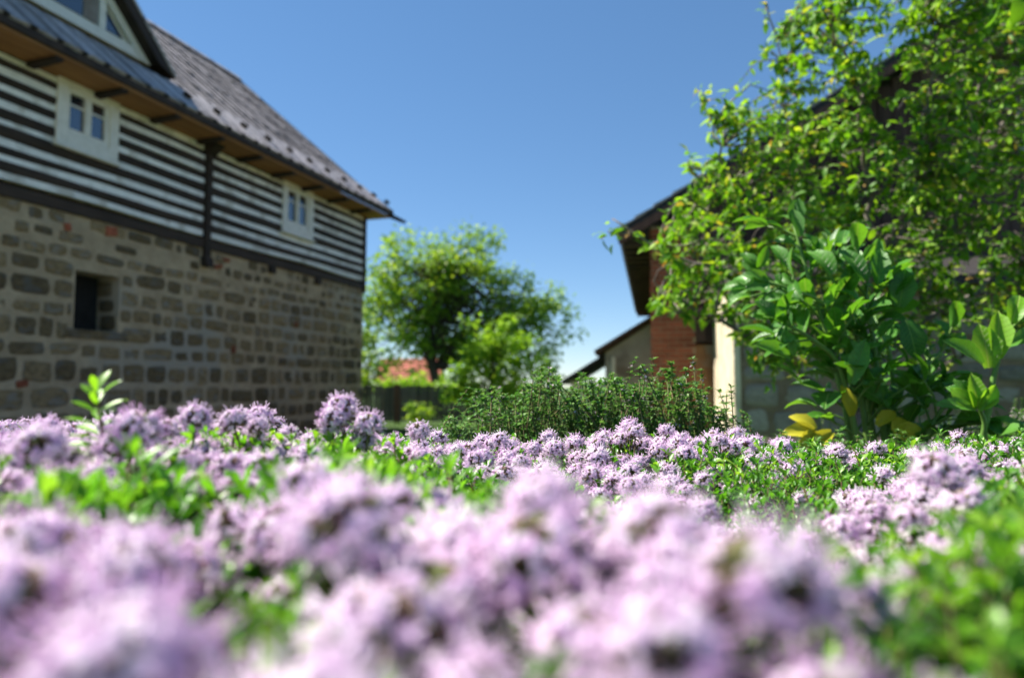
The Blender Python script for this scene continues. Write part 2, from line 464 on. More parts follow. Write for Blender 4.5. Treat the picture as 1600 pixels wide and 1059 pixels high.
def stone_variant(i, mat='stone'):
    r = random.Random(100 + i); n = 12; prof = []
    for k in range(n):
        a = 2 * math.pi * (k + .5) / n
        c, s = math.cos(a), math.sin(a)
        q = .5 / max(abs(c), abs(s)) * (1 - .10 * (abs(c * s) * 2) ** 2)
        q *= r.uniform(.89, 1.03)
        prof.append((c * q, s * q))
    pb = PB(); v = pb.v
    for (x, z) in prof: v.append((x, .5, z))
    for (x, z) in prof: v.append((x * .99, -.15 + r.uniform(-.1, .1), z * .99))
    for (x, z) in prof: v.append((x * .80, -.5 + r.uniform(-.2, .2), z * .78))
    v.append((0, -.5 + r.uniform(-.25, .1), 0))
    for ring in (0, 1):
        for k in range(n):
            j = (k + 1) % n; b = ring * n
            pb.f.append((b + k, b + j, b + n + j, b + n + k))
    for k in range(n): pb.f.append((2 * n + k, 2 * n + (k + 1) % n, 3 * n))
    pb.m = [0] * len(pb.f)
    return pb.mesh('stone', M[mat], smooth=True)


stones = [stone_variant(i) for i in range(12)]


def lay_stones(parent, x0, x1, z0, z1, course, wmin, wmax, proud=.03, meshes=None, hole=None, ycen=0.0, skip=0.0, seed=3, joint=.045):
    r = random.Random(seed); z = z0; cnt = 0
    while z < z1 - .08:
        h = min(course * r.choice([.8, .9, 1.0, 1.0, 1.12, 1.2]), z1 - z)
        x = x0 - r.uniform(0, .3)
        while x < x1:
            w = r.choice([r.uniform(wmin, wmax), r.uniform(wmin, (wmin + wmax) / 2)])
            a, b = max(x, x0), min(x + w, x1)
            x += w
            if b - a < .1: continue
            if hole and b > hole[0] - .02 and a < hole[1] + .02 and z + h > hole[2] - .02 and z < hole[3] + .02:
                if a < hole[0] - .14: b = hole[0] - .02
                elif b > hole[1] + .14: a = hole[1] + .02
                else: continue
            if r.random() < skip: continue
            hh = h * r.uniform(.82, 1.0)
            obj('stone', r.choice(meshes or stones), parent, ((a + b) / 2, ycen + (r.uniform(0, .022) if r.random() < .6 else 0), z + hh / 2 + r.uniform(-.025, .025)), (0, r.uniform(-.05, .05), r.choice([0, 0])),
                (max(.05, b - a - joint * r.uniform(.5, 1.4)), proud * 2 * r.uniform(.6, 1.2), hh - joint * r.uniform(.5, 1.3)))
            cnt += 1
        z += h
    return cnt


lay_stones(swall, -2.6, T1 - .02, .05, 3.35, .345, .24, .78, hole=(NX0, NX1, NZ0, NZ1), seed=5)
lay_stones(swall, -2.6, T1 - .02, 3.37, 3.92, .27, .2, .55, seed=8, skip=.25, joint=.06)
r = random.Random(4)
for (x, z, w, h) in [(.38, 3.72, .22, .15), (-.4, 3.62, .10, .12), (3.4, 1.9, .1, .16), (-1.0, 1.18, .16, .1), (2.9, 3.55, .2, .08), (3.1, 3.72, .22, .08), (5.5, 2.6, .12, .14)]:
    b = PB().box(-w / 2, w / 2, -.03, .05, -h / 2, h / 2).build('brick', M['brick'], swall, .012, loc=(x, -.012, z), rot=(0, r.uniform(-.3, .3), 0))
for k, (z, h) in enumerate([(2.06, .3), (2.38, .24), (2.64, .3)]):
    obj('stone', stones[k], swall, (NX1, .22 + .05 * k, z + h / 2), (0, 0, -math.pi / 2), (.34, .05, h - .03))
# shutter at the back of the deep opening
sh = empty('shutter', (0, 0, 0), 0, house)
PB().box(NX0 + .30, NX1 - .02, .46, .49, NZ0, NZ1).build('opening_back', M['dark'], sh)
for k in range(2):
    PB().box(NX0 + .01 + .145 * k, NX0 + .15 + .145 * k, .44 - .012 * k, .47 - .012 * k, NZ0 + .01, NZ1 - .01).build('board', M['teal'], sh)
PB().box(NX0 - .18, NX1 + .2, -.035, .5, NZ0 - .14, NZ0 + .004).build('opening_sill', M['stone'], house, .02)

# timber storey
NLOG = 8
CH = .098; LH = (ZT - ZB - .12) / NLOG
W1, W2 = (-.70, .40, 4.87, 6.02), (4.86, 6.05, 4.72, 6.00)
PB().box(T0, T1, .12, 9.6, ZB, ZT + .02).build('timber_core', M['dark_wood'], house)
PB().box(T0, T1 + .03, -.05, .119, ZB - .16, ZB + .02).build('sill_beam', M['log'], house, .015)
lw = empty('log_wall', (0, 0, 0), 0, house)
r = random.Random(9)


def spans(z0, z1):
    cuts = [(T0, 2.44), (2.62, T1 - .07)]
    out = []
    for a, b in cuts:
        segs = [(a, b)]
        for w in (W1, W2):
            ns = []
            for s, e in segs:
                if z1 > w[2] + .02 and z0 < w[3] - .02 and e > w[0] and s < w[1]:
                    if w[0] - s > .05: ns.append((s, w[0] + .03))
                    if e - w[1] > .05: ns.append((w[1] - .03, e))
                else: ns.append((s, e))
            segs = ns
        out += segs
    return out


def wavy_bar(x0, x1, zlo, zhi, yf, bulge, amp, seed, mat, name):
    rr = random.Random(seed); n = max(2, int((x1 - x0) / .45)); pb = PB()
    ph = [rr.uniform(0, 6) for _ in range(4)]
    k = 8
    for i in range(n + 1):
        x = x0 + (x1 - x0) * i / n
        dz = amp * math.sin(x * .8 + ph[0]) + amp * .6 * math.sin(x * 2.1 + ph[1])
        dh = amp * .8 * math.sin(x * 1.3 + ph[2])
        zc = (zlo + zhi) / 2 + dz; hh = (zhi - zlo) / 2 + dh
        ring = [(.12, -hh), (yf + bulge, -hh), (yf + bulge * .3, -hh * .7), (yf, -hh * .25), (yf, hh * .25), (yf + bulge * .3, hh * .7), (yf + bulge, hh), (.12, hh)]
        for (y, z) in ring: pb.v.append((x, y, zc + z))
    for i in range(n):
        for j in range(k):
            a = i * k + j; b = i * k + (j + 1) % k
            pb.f.append((a, b, b + k, a + k))
    pb.f.append(tuple(range(k))); pb.f.append(tuple(n * k + j for j in range(k)))
    pb.m = [0] * len(pb.f)
    return pb.build(name, mat, lw)


CHZ = [4.15, 4.40, 4.62, 4.90, 5.16, 5.40, 5.64, 5.84, 6.02]
for i, zc in enumerate(CHZ):
    h_ = CH * (.9 + .2 * ((i * 7) % 5) / 5)
    for s, e in spans(zc - h_ / 2, zc + h_ / 2):
        wavy_bar(s, e, zc - h_ / 2 - .01, zc + h_ / 2 + .01, -.02, .0, .012, 50 + i, M['chink'], 'chinking')
    if i < len(CHZ) - 1:
        z0_, z1_ = zc + h_ / 2 - .005, CHZ[i + 1] - CH / 2 + .005
        for s, e in spans(z0_, z1_):
            wavy_bar(s, e, z0_, z1_, -.045, .04, .012, 90 + i, M['log'], 'log')
PB().box(2.46, 2.60, -.09, .119, ZB - .36, ZT - .02).build('wall_post', M['log'], house, .012)
PB().hexa([(2.44, -.16, ZB - .52), (2.62, -.16, ZB - .52), (2.62, .1, ZB - .52), (2.44, .1, ZB - .52), (2.42, -.12, ZB - .33), (2.64, -.12, ZB - .33), (2.64, .1, ZB - .33), (2.42, .1, ZB - .33)]).build('post_bracket', M['log'], house, .01)
PB().hexa([(2.42, -.14, ZT - .35), (2.64, -.14, ZT - .35), (2.64, .1, ZT - .35), (2.42, .1, ZT - .35), (2.38, -.55, ZT + .02), (2.68, -.55, ZT + .02), (2.68, .1, ZT + .02), (2.38, .1, ZT + .02)]).build('eave_corbel', M['log'], house, .01)
PB().box(T1 - .07, T1 + .04, -.07, .15, ZB - .25, ZT - .02).build('corner_post', M['log'], house, .01)
for x in (4.55, 6.35):
    PB().box(x - .09, x + .09, -.10, .1, ZB - .32, ZB - .165).build('beam_end', M['log'], house, .01)


def window(w, name='window'):
    x0, x1, z0, z1 = w; o = empty(name, (0, 0, 0), 0, house); f = .165
    fr = PB(); y0, y1 = -.085, .10
    fr.box(x0, x0 + f, y0, y1, z0, z1).box(x1 - f, x1, y0, y1, z0, z1).box(x0 + f, x1 - f, y0, y1, z1 - f * 1.2, z1).box(x0 + f, x1 - f, y0, y1, z0, z0 + f * 1.2)
    fr.build('frame', M['white'], o, .008)
    ix0, ix1, iz0, iz1 = x0 + f, x1 - f, z0 + f * 1.2, z1 - f * 1.2
    sw = .07; sash = PB(); ya, yb = -.045, .05
    sash.box(ix0, ix0 + sw, ya, yb, iz0, iz1).box(ix1 - sw, ix1, ya, yb, iz0, iz1).box(ix0 + sw, ix1 - sw, ya, yb, iz1 - .08, iz1).box(ix0 + sw, ix1 - sw, ya, yb, iz0, iz0 + .11)
    sash.build('sash', M['white'], o, .008)
    xm = (ix0 + ix1) / 2
    PB().box(xm - .055, xm + .055, -.055, .045, iz0 + .11, iz1 - .08).build('mullion', M['white'], o, .006)
    zt = iz0 + .11 + (iz1 - iz0 - .19) * .68
    for a, b in ((ix0 + sw, xm - .055), (xm + .055, ix1 - sw)):
        PB().box(a, b, -.02, .03, zt - .016, zt + .016).build('glazing_bar', M['white'], o)
        for za, zb in ((iz0 + .11, zt - .016), (zt + .016, iz1 - .08)):
            PB().box(a, b, .0, .006, za, zb).build('pane', M['glass'], o, rot=(0, 0, 0))
    PB().box(x0 - .03, x1 + .03, -.13, .05, z0 - .045, z0 - .002).build('sill', M['white'], o, .008)


window(W1); window(W2)

# roof: eave edge at y=-.7, z=6.07; rises .865 per metre to the ridge at y=4.75
EY, EZ, SL, RY = -.70, 6.07, .865, 4.75
RZ = EZ + SL * (RY - EY)
TR0, TR1 = T0 - .4, 8.95
roof = PB()
kick = .10
prof = [(EY, EZ - .02), (EY + .9, EZ + SL * .9 - .10), (RY, RZ - .06), (2 * RY - EY - .9, EZ + SL * .9 - .10), (2 * RY - EY, EZ - .02),
        (2 * RY - EY, EZ - .12), (2 * RY - EY - .9, EZ + SL * .9 - .22), (RY, RZ - .2), (EY + .9, EZ + SL * .9 - .22), (EY, EZ - .12)]
roof_o = PB().prism(prof, 'x', TR0, TR1).build('roof', M['roofing'], house)
# gable triangles under the roof
for x in (T0 + .02, T1 - .12):
    PB().prism([(.1, ZT + .03), (9.4, ZT + .03), (RY, RZ - .45)], 'x', x, x + .1).build('gable_boards', M['plank'], house)
# dormer measures
DY, DZ0, DA, DP = .66, 7.24, -1.55, .94          # face plane, foot, apex position along wall, pitch
DR = 1.95                                         # right foot of its roof
DAPEX = DZ0 + DP * (DR - DA)


def tile_variant(i):
    r = random.Random(i); pb = PB(); j = lambda q: r.uniform(-q, q)
    v = [(-.5 + j(.02), 0), (.5 + j(.02), 0), (.5 + j(.02), 1), (.0, 1.0), (-.5 + j(.02), 1)]
    low = [(-.5, -.03 + j(.02)), (-.18, -.03 + j(.03)), (.2, -.03 + j(.03)), (.5, -.03 + j(.02)), (.5, 1), (-.5, 1)]
    tz = [1 + j(.3), 1 + j(.3), 1 + j(.3), 1 + j(.3), .1, .1]
    n = len(low)
    for (x, y) in low: pb.v.append((x, y, -.6))
    for (x, y), z in zip(low, tz): pb.v.append((x, y, z))
    for k in range(n): pb.f.append((k, (k + 1) % n, n + (k + 1) % n, n + k))
    pb.f.append(tuple(n + k for k in range(n))); pb.f.append(tuple(reversed(range(n))))
    pb.m = [0] * len(pb.f)
    return pb.mesh('slate', M['slate'])


tiles = [tile_variant(i) for i in range(8)]
r = random.Random(21)
slope_len = (RY - EY) * math.sqrt(1 + SL * SL)
CW, RWS = .39, 6
rl = slope_len / RWS
ang = math.atan(SL)
ncol = int((TR1 - (-3.4)) / CW)
for c in range(ncol):
    x = TR1 - CW * (c + .5)
    for k in range(RWS):
        s0 = k * rl
        y = EY + s0 * math.cos(ang); z = EZ + s0 * math.sin(ang)
        # leave out what the dormer covers
        if y + rl * .4 > DY and x < DR - max(0, (z - DZ0 + .15)) / DP - .05 and x > 2 * DA - DR: continue
        bow = -.08 * math.sin(min(1, s0 / 1.2) * math.pi / 2) + (.04 if s0 > 1.2 else 0) * 0
        obj('slate', tiles[r.randrange(8)], roof_o, (x, y + .03, z + .055 + bow + r.uniform(-.008, .008)), (ang + .012, r.uniform(-.02, .02), 0), (CW - .07, rl + .04, .034))
for c in range(ncol + 1):
    x = TR1 - CW * c
    s_lo = 0.0; s_hi = slope_len - .1
    if 2 * DA - DR < x < DR + .02: s_hi = min(s_hi, (DY - .3 - EY) / math.cos(ang))
    pb = PB(); n_ = 5; w_ = .032
    for q in range(n_):
        a0_, b0_ = s_lo + (s_hi - s_lo) * q / n_, s_lo + (s_hi - s_lo) * (q + 1) / n_
        bw_ = lambda s_: -.08 * math.sin(min(1, s_ / 1.2) * math.pi / 2)
        f_ = lambda s_, h: (EY + s_ * math.cos(ang) - h * math.sin(ang), EZ + s_ * math.sin(ang) + bw_(s_) + h * math.cos(ang))
        (ya, za), (yb_, zb), (yc, zc_), (yd, zd) = f_(a0_, .02), f_(b0_, .02), f_(b0_, .068), f_(a0_, .068)
        pb.hexa([(x - w_, ya, za), (x + w_, ya, za), (x + w_, yb_, zb), (x - w_, yb_, zb), (x - w_, yd, zd), (x + w_, yd, zd), (x + w_, yc, zc_), (x - w_, yc, zc_)])
    pb.build('roof_seam', M['roofing'], roof_o)
sg = PB().box(-.05, .05, -.02, .10, 0, .11).mesh('snow_guard', M['dark_wood'])
for k in range(11):
    x = 1.7 + k * .78; s0 = .62
    obj('snow_guard', sg, roof_o, (x, EY + s0 * math.cos(ang), EZ + s0 * math.sin(ang) + .02), (ang, 0, 0))
PB().prism([(RY - .16, RZ - .08), (RY, RZ + .08), (RY + .16, RZ - .08)], 'x', TR0 - .02, TR1 + .03).build('ridge_cap', M['slate'], house)
# verge board, eave board, gutter hook at the far corner
PB().prism([(EY - .03, EZ - .16), (EY - .03, EZ + .03), (EY + .9, EZ + SL * .9 - .02), (RY, RZ + .0), (RY, RZ - .25), (EY + .9, EZ + SL * .9 - .24)], 'x', TR1 + .002, TR1 + .04).build('verge_board', M['dark_wood'], house)
PB().box(TR0, TR1, EY - .03, EY - .003, EZ - .115, EZ - .01).build('eave_board', M['dark_wood'], house)
PB().hexa([(TR1 - .1, EY - .03, EZ - .14), (TR1 + .1, EY - .4, EZ - .30), (TR1 + .1, EY - .3, EZ - .30), (TR1 - .1, EY + .1, EZ - .14), (TR1 - .1, EY - .03, EZ - .04), (TR1 + .1, EY - .4, EZ - .24), (TR1 + .1, EY - .3, EZ - .24), (TR1 - .1, EY + .1, EZ - .04)]).build('gutter_spout', M['dark_wood'], house)
PB().box(T0, TR1 - .05, EY + .01, .10, EZ - .165, EZ - .125).build('soffit', M['soffit'], house)
k = 0
x = T0 + .3
while x < T1:
    PB().prism([(EY + .04, EZ - .22), (EY + .04, EZ - .168), (-.08, EZ - .168), (-.08, EZ - .25)], 'x', x, x + .12).build('rafter_end', M['dark_wood'] if k % 2 else M['dark_wood'], house)
    x += 1.12; k += 1

# dormer
dm = empty('dormer', (0, 0, 0), 0, house)
tri = [(2 * DA - DR + .3, DZ0), (DR - .3, DZ0), (DA, DAPEX - .3 * DP)]
PB().prism(tri, 'y', DY + .02, DY + .12).build('gable_wall', M['white'], dm)
for x, w, zt in ((DA - 2.24, .13, 1.0), (DA - 1.1, .13, 1.9), (DA + .97, .13, 1.9), (DA + 2.1, .13, 1.0)):
    PB().box(x, x + w, DY - .03, DY + .018, DZ0 + .2, DZ0 + zt).build('gable_frame', M['white'], dm, .008)
PB().box(2 * DA - DR + .35, DR - .36, DY - .05, DY + .018, DZ0 + .0, DZ0 + .19).build('foot_board', M['white'], dm, .008)
for x0, x1, zt in ((DA + 1.12, DA + 1.78, 1.25), (DA - .9, DA - .04, 1.9), (DA + .04, DA + .9, 1.9), (DA - 1.78, DA - 1.12, 1.25)):
    PB().box(x0, x1, DY - .004, DY + .015, DZ0 + .24, DZ0 + zt).build('pane', M['glass'], dm)
for sgn in (1, -1):
    PB().prism([(DA + sgn * 1.80, DZ0 + .24), (DA + sgn * 2.08, DZ0 + .24), (DA + sgn * 2.08, DZ0 + 1.0), (DA + sgn * 1.80, DZ0 + 1.2)], 'y', DY - .012, DY + .016).build('boarded_panel', M['grey_plaster'], dm)
    PB().prism([(DA + sgn * 2.25, DZ0 + .24), (DA + sgn * 2.62, DZ0 + .24), (DA + sgn * 2.25, DZ0 + .60)], 'y', DY - .004, DY + .018).build('pane', M['glass'], dm)
# sloping white boards under the verge
for sgn in (1, -1):
    px = [(sgn * (DR - DA - .30), 0.0), (sgn * (DR - DA - .52), 0.0), (0, (DR - DA - .52) * DP), (0, (DR - DA - .30) * DP)]
    PB().prism([(DA + a, DZ0 + b) for a, b in px], 'y', DY - .06, DY - .032).build('rake_board', M['white'], dm)
    dark = [(sgn * (DR - DA + .08), -.12), (sgn * (DR - DA - .30), -.12 + .12), (0, (DR - DA - .30) * DP), (0, (DR - DA + .06) * DP)]
    PB().prism([(DA + a, DZ0 + b) for a, b in dark], 'y', DY - .28, DY - .06).build('barge_board', M['dark_wood'], dm)
    yb = EY + (DAPEX - EZ) / SL
    e = sgn * (DR - DA + .10)
    rf = PB()
    rf.hexa([(DA + e, DY - .29, DZ0 - .10), (DA, DY - .29, DAPEX), (DA, yb + .2, DAPEX), (DA + e, DY + .1, DZ0 - .10), (DA + e, DY - .29, DZ0 - .03), (DA, DY - .29, DAPEX + .09), (DA, yb + .2, DAPEX + .09), (DA + e, DY + .1, DZ0 - .03)])
    rf.build('dormer_roof', M['slate'], dm)

# ------------------------------------------------------------------ barn on the right
BD = Vector((.2, .98, 0)).normalized()
corner = P(971, 372, 11.0)
barn = empty('barn', (corner[0], corner[1], 0), math.atan2(-BD.x, BD.y))
tag(barn, 'tall barn with dark plank gable and red brick corner behind the leafy shrub', 'barn')
# local x to the right along the gable, y away along the barn
BEZ = float(corner[2]); BS = .60; BR = 6.4; BL = 12.0
PB().box(.95, 2 * BR - .5, .40, BL - .4, -.2, BEZ - .05).build('side_walls', M['orange_plaster'], barn)
PB().box(1.15, 2 * BR - .5, .20, .399, -.2, 1.8).build('gable_wall', M['orange_plaster'], barn)
bp = PB().box(.47, 1.147, .18, .80, -.2, BEZ + .2).build('brick_corner', M['mortar'], barn)
bm_ = PB().box(-.5, .5, -.5, .5, -.5, .5).mesh('brick', M['brick'])
z = 0.4; k = 0
while z < BEZ + .1:
    x = .47 - (.12 if k % 2 else 0)
    while x < 1.147:
        a, b = max(x, .467), min(x + .255, 1.147)
        if b - a > .04: obj('brick', bm_, bp, ((a + b) / 2, .20, z + .0375), None, (b - a - .014, .075, .068))
        x += .255
    for y in (.30, .55):
        obj('brick', bm_, bp, (.49, y + .12 * (k % 2), z + .0375), None, (.08, .235, .068))
    z += .085; k += 1
x = 1.15; r = random.Random(3)
while x < 2 * BR - .5:
    w = r.uniform(.17, .24)
    zt = BEZ + BS * (min(x, 2 * BR - x - w) - .02) - .12
    PB().box(x + .008, x + w - .008, .13 + r.uniform(0, .02), .198, 1.85 + r.uniform(-.02, .02), zt).build('plank', M['plank'], barn)
    x += w
PB().prism([(.5, BEZ), (2 * BR - .5, BEZ), (BR, BEZ + BS * (BR - .6))], 'y', .20, .3).build('gable_backing', M['dark'], barn)
PB().prism([(1.2, 1.84), (2 * BR - .6, 1.84), (2 * BR - .6, BEZ - .002), (1.2, BEZ - .002)], 'y', .20, .31).build('gable_backing', M['dark'], barn)
for s in (0, 1):
    f = (lambda q: q) if s == 0 else (lambda q: 2 * BR - q)
    PB().prism([(f(-.0), BEZ - .02), (f(BR), BEZ + BS * BR - .02), (f(BR), BEZ + BS * BR + .12), (f(-.06), BEZ + .08)], 'y', -.25, BL).build('roof', M['roofing'], barn)
    PB().prism([(f(-.03), BEZ - .16), (f(BR), BEZ + BS * BR - .16), (f(BR), BEZ + BS * BR - .03), (f(-.05), BEZ - .03)], 'y', -.27, -.235).build('verge_board', M['fence_brown'], barn)
for k in range(24):
    PB().box(.02, .46, .1 + k * .5, .22 + k * .5, BEZ - .12, BEZ - .025).build('rafter_end', M['dark_wood'], barn)
# tile rows on the visible roof edge
tl = PB().hexa([(-.5, -.5, 0), (.5, -.5, .0), (.5, .5, .0), (-.5, .5, 0), (-.5, -.5, 1), (.5, -.5, .35), (.5, .5, .35), (-.5, .5, 1)]).mesh('roof_tile', M['slate'])
for k in range(22):
    x = .10 + k * .295
    if x > BR: break
    for j in range(3):
        obj('roof_tile', tl, barn, (x, -.12 + j * .30, BEZ + BS * x + .10), (0, -math.atan(BS), 0), (.36, .28, .045))
# window high in the gable
c = barn.matrix_basis.inverted() @ Vector(P(1600, 180, 9.95))
wx = corner[0] * 0
loc = Matrix.Rotation(-math.atan2(-BD.x, BD.y), 4, 'Z') @ (Vector(P(1592, 180, 9.9)) - Vector((corner[0], corner[1], 0)))
bw = empty('window', (loc.x, .12, loc.z), 0, barn)
PB().box(0, .10, -.05, .07, -.62, .62).box(.10, .9, -.05, .07, .52, .62).box(.10, .9, -.05, .07, -.62, -.52).box(.9, 1.0, -.05, .07, -.62, .62).build('frame', M['grey_plaster'], bw)
PB().box(.10, .9, .0, .02, -.52, .52).build('pane', M['glass'], bw)

# stone lean-to in front of the barn
c2 = P(1150, 640, 8.0)
ext = empty('stone_lean_to', (c2[0], c2[1], 0), math.atan2(-BD.x, BD.y))
tag(ext, 'low stone lean-to with sunlit cream plaster side, in front of the barn', 'outbuilding')
EL = 2.75
M['dark_mortar'] = surf('shaded_mortar', (.15, .105, .07), (.26, .19, .125), 3.5, .95, .8, 22, .03)  # dark brown mortar, its colour lowered to stand in for shade
PB().box(0, 6.5, 0, .4, -.2, 2.3).build('front_wall', M['dark_mortar'], ext)
PB().prism([(.401, -.2), (EL, -.2), (EL, 2.9), (.401, 2.35)], 'x', .002, .4).build('plastered_side', M['cream'], ext)
PB().box(-.025, .06, -.03, .40, -.2, 2.3).build('plastered_corner', M['cream'], ext, .02)
PB().prism([(-.3, 2.24), (EL - .02, 2.98), (EL - .02, 3.08), (-.3, 2.34)], 'x', -.18, 6.7).build('roof', M['roofing'], ext)
fw = [o for o in ext.children if o.name.startswith('front_wall')][0]
M['grey_stone'] = surf('grey_block', (.20, .175, .15), (.36, .31, .25), 5, .92, .7, 18, .03, obj_var=.35)
lay_stones(fw, .08, 6.4, 0, 2.25, .27, .35, .7, seed=17, joint=.03, proud=.022, meshes=[stone_variant(30 + i, 'grey_stone') for i in range(8)])

# ------------------------------------------------------------------ grey outbuilding behind the barn
Q = P(931, 553, 22.0)
ob = empty('grey_outbuilding', (Q[0], Q[1], 0), math.atan2(-BD.x, BD.y))
tag(ob, 'small grey plastered outbuilding with dark lean-to roof beyond the barn', 'outbuilding')
qz = float(Q[2])
PB().prism([(.3, -.3), (4.2, -.3), (4.2, qz + .15), (2.25, qz + 1.28), (.3, qz + .05)], 'y', 0, 5).build('wall', M['grey_plaster'], ob)
for f in ((lambda q: q), (lambda q: 4.5 - q)):
    PB().prism([(f(0), qz - .04), (f(2.25), qz + 1.35), (f(2.25), qz + 1.48), (f(-.04), qz + .1)], 'y', -.25, 5.2).build('roof', M['plank'], ob)
PB().prism([(.28, qz - .12), (-1.12, qz - .98), (-1.16, qz - .86), (.28, qz + .02)], 'y', .1, 4.5).build('lean_to_roof', M['roofing'], ob)
PB().box(-.85, .298, .4, 4.2, -.3, qz - .88).build('lean_to_wall', M['white'], ob)
PB().box(.5, .62, -.04, -.002, -.3, qz - .1).build('wall_post', M['white'], ob)

# ------------------------------------------------------------------ plank fence
fence = empty('plank_fence', (-6.0, 21.3, 0), .02)
tag(fence, 'grey weathered plank fence with brown posts behind the lawn', 'fence')
x = 0; r = random.Random(6); pm = PB().box(-.5, .5, -.5, .5, 0, 1).mesh('plank', M['fence'])
while x < 7.4:
    obj('plank', pm, fence, (x, r.uniform(-.006, .006), .04), (0, r.uniform(-.008, .008), 0), (.135, .022, 1.10 + r.uniform(-.02, .02)))
    x += .147
for x in (.1, 2.42, 4.7, 7.3):
    PB().box(x - .09, x + .09, -.06, .05, -.2, 1.20).build('post', M['fence_brown'], fence, .008)
for z in (.25, .9):
    PB().box(0, 7.4, .015, .06, z - .04, z + .04).build('rail', M['fence'], fence)

# ------------------------------------------------------------------ red-roofed cottage far behind the fence
cz = P(590, 560, 58)
gz = -1.1
cot = empty('red_roofed_cottage', (cz[0], 58, gz), 0)
tag(cot, 'far low cottage with red tiled roof seen over the plank fence', 'house')
rz_ = float(cz[2]) - gz; wz = rz_ - 2.0
PB().box(.2, 5.0, 0, 5, 0, wz).build('wall', M['orange_plaster'], cot)
PB().prism([(-.3, wz - .1), (2.5, rz_), (5.3, wz - .1), (2.5, rz_ + .01 - .2)], 'x', 5.0, 5.05).build('gable_board', M['tile'], cot)
PB().prism([(-.3, wz - .16), (2.5, rz_ - .06), (5.3, wz - .16), (5.3, wz - .06), (2.5, rz_ + .04), (-.3, wz - .06)], 'x', -.2, 5.3).build('roof', M['tile'], cot)
for k in range(8):
    s0, s1 = k / 8, (k + 1) / 8
    PB().prism([(-.33 + 2.83 * s0, wz - .05 + 2.1 * s0), (-.33 + 2.83 * s1, wz - .05 + 2.1 * s1), (-.33 + 2.83 * s1, wz - .01 + 2.1 * s1), (-.33 + 2.83 * s0, wz + .05 + 2.1 * s0)], 'x', -.22, 5.32).build('tile_course', M['tile'], cot)


# ------------------------------------------------------------------ trees
def crown(name, label, base, trunk_pts, r0, lobes, n_clump, n_leaf, size, mat, clump_r, cat='tree', group=None):
    t = empty(name, base); tag(t, label, cat, group); base = np.array(base)
    tr = TB(); cr = TB()
    tp = np.array(trunk_pts) - base
    tr.add(*tube(tp, (r0, r0 * .55), 8))
    lt = leaf(1.0, .6, 2, .2, .4, 'obov')
    wsum = np.cumsum([l[2] ** 2 * l[3] for l in lobes]); wsum = wsum / wsum[-1]
    for i in range(n_clump):
        l = lobes[int(np.searchsorted(wsum, rng.random()))]
        while True:
            q = rng.normal(size=3); q = q / np.linalg.norm(q) * rng.random() ** .42
            c = np.array(l[0]) + q * np.array([l[2], l[2] * .9, l[3]])
            break
        c = c - base
        j = min(len(tp) - 1, int(rng.uniform(.35, 1.0) * len(tp)))
        s = tp[j]; mid = (s + c) / 2 + np.array([0, 0, -.08 * np.linalg.norm(c - s)]) + rng.normal(0, .05 * np.linalg.norm(c - s), 3)
        tr.add(*tube([s, (s + mid) / 2 + rng.normal(0, .03, 3), mid, (mid + c) / 2 + rng.normal(0, .05, 3), c], (r0 * .22, r0 * .03), 4))
        cl = clump_r * rng.uniform(.6, 1.3); base_r = rng.random()
        for k in range(n_leaf):
            d = rng.normal(size=3); d /= np.linalg.norm(d)
            p_ = c + d * cl * rng.random() ** .5 * np.array([1, 1, .7])
            ax = d * .5 + rng.normal(0, .6, 3) + (0, 0, -.3)
            cr.add(lt[0] * size * rng.uniform(.6, 1.25) @ frame(ax, (rng.normal(0, .5), rng.normal(0, .5), 1)).T + p_, lt[1], 0, np.clip(rng.normal(.5, .25), 0, 1))
    tr.build('trunk', M['bark'], t)
    cr.build('crown', mat, t)
    return t


def L3(u, v, Y, rx, rz):
    return (tuple(P(u, v, Y)), None, rx * Y / FPX, rz * Y / FPX)


b = P(682, 640, 36); b[2] = float(ground_z(b[0], b[1]))
crown('broadleaf_tree', 'large broad-crowned tree with dark limbs, behind the fence', tuple(b),
      [b, P(684, 605, 36), P(676, 575, 36), P(668, 545, 36), P(676, 500, 36), P(690, 450, 36), P(695, 410, 36)], .30,
      [L3(650, 425, 36, 80, 80), L3(735, 425, 37, 75, 68), L3(620, 510, 36, 65, 75), L3(690, 500, 36.5, 75, 60), L3(800, 480, 37, 60, 50), L3(850, 520, 37, 55, 75), L3(780, 545, 36, 70, 45), L3(590, 470, 36.5, 45, 60)],
      250, 52, .30, M['tree'], .95)
b = P(765, 690, 18.5); b[2] = 0
crown('young_tree', 'small bright yellow-green young tree in front of the fence', tuple(b),
      [b, P(765, 640, 18.5), P(768, 590, 18.5), P(770, 540, 18.5)], .07,
      [L3(770, 540, 18.5, 55, 60), L3(745, 585, 18.3, 52, 45), L3(800, 575, 18.7, 50, 50), L3(720, 600, 18.3, 35, 28), L3(835, 585, 18.7, 30, 30)],
      70, 42, .17, M['tree_b'], .34)
b = P(572, 640, 24); b[2] = 0
crown('dark_shrub', 'dark green shrub beside the stone corner of the farmhouse', tuple(b),
      [b, P(572, 620, 24), P(574, 590, 24)], .08, [L3(572, 575, 24, 28, 55), L3(565, 520, 24.5, 25, 40)], 26, 50, .16, M['tree'], .4, 'shrub')
b = P(640, 625, 27); b[2] = float(ground_z(b[0], b[1]))
crown('clipped_hedge', 'low green hedge showing just above the plank fence', tuple(b),
      [b, P(640, 612, 27), P(640, 600, 27)], .06, [L3(610, 602, 27, 35, 12), L3(655, 600, 27, 40, 14), L3(700, 600, 27, 30, 14)], 34, 40, .16, M['tree_b'], .3, 'hedge')
b = P(655, 672, 19.5); b[2] = 0
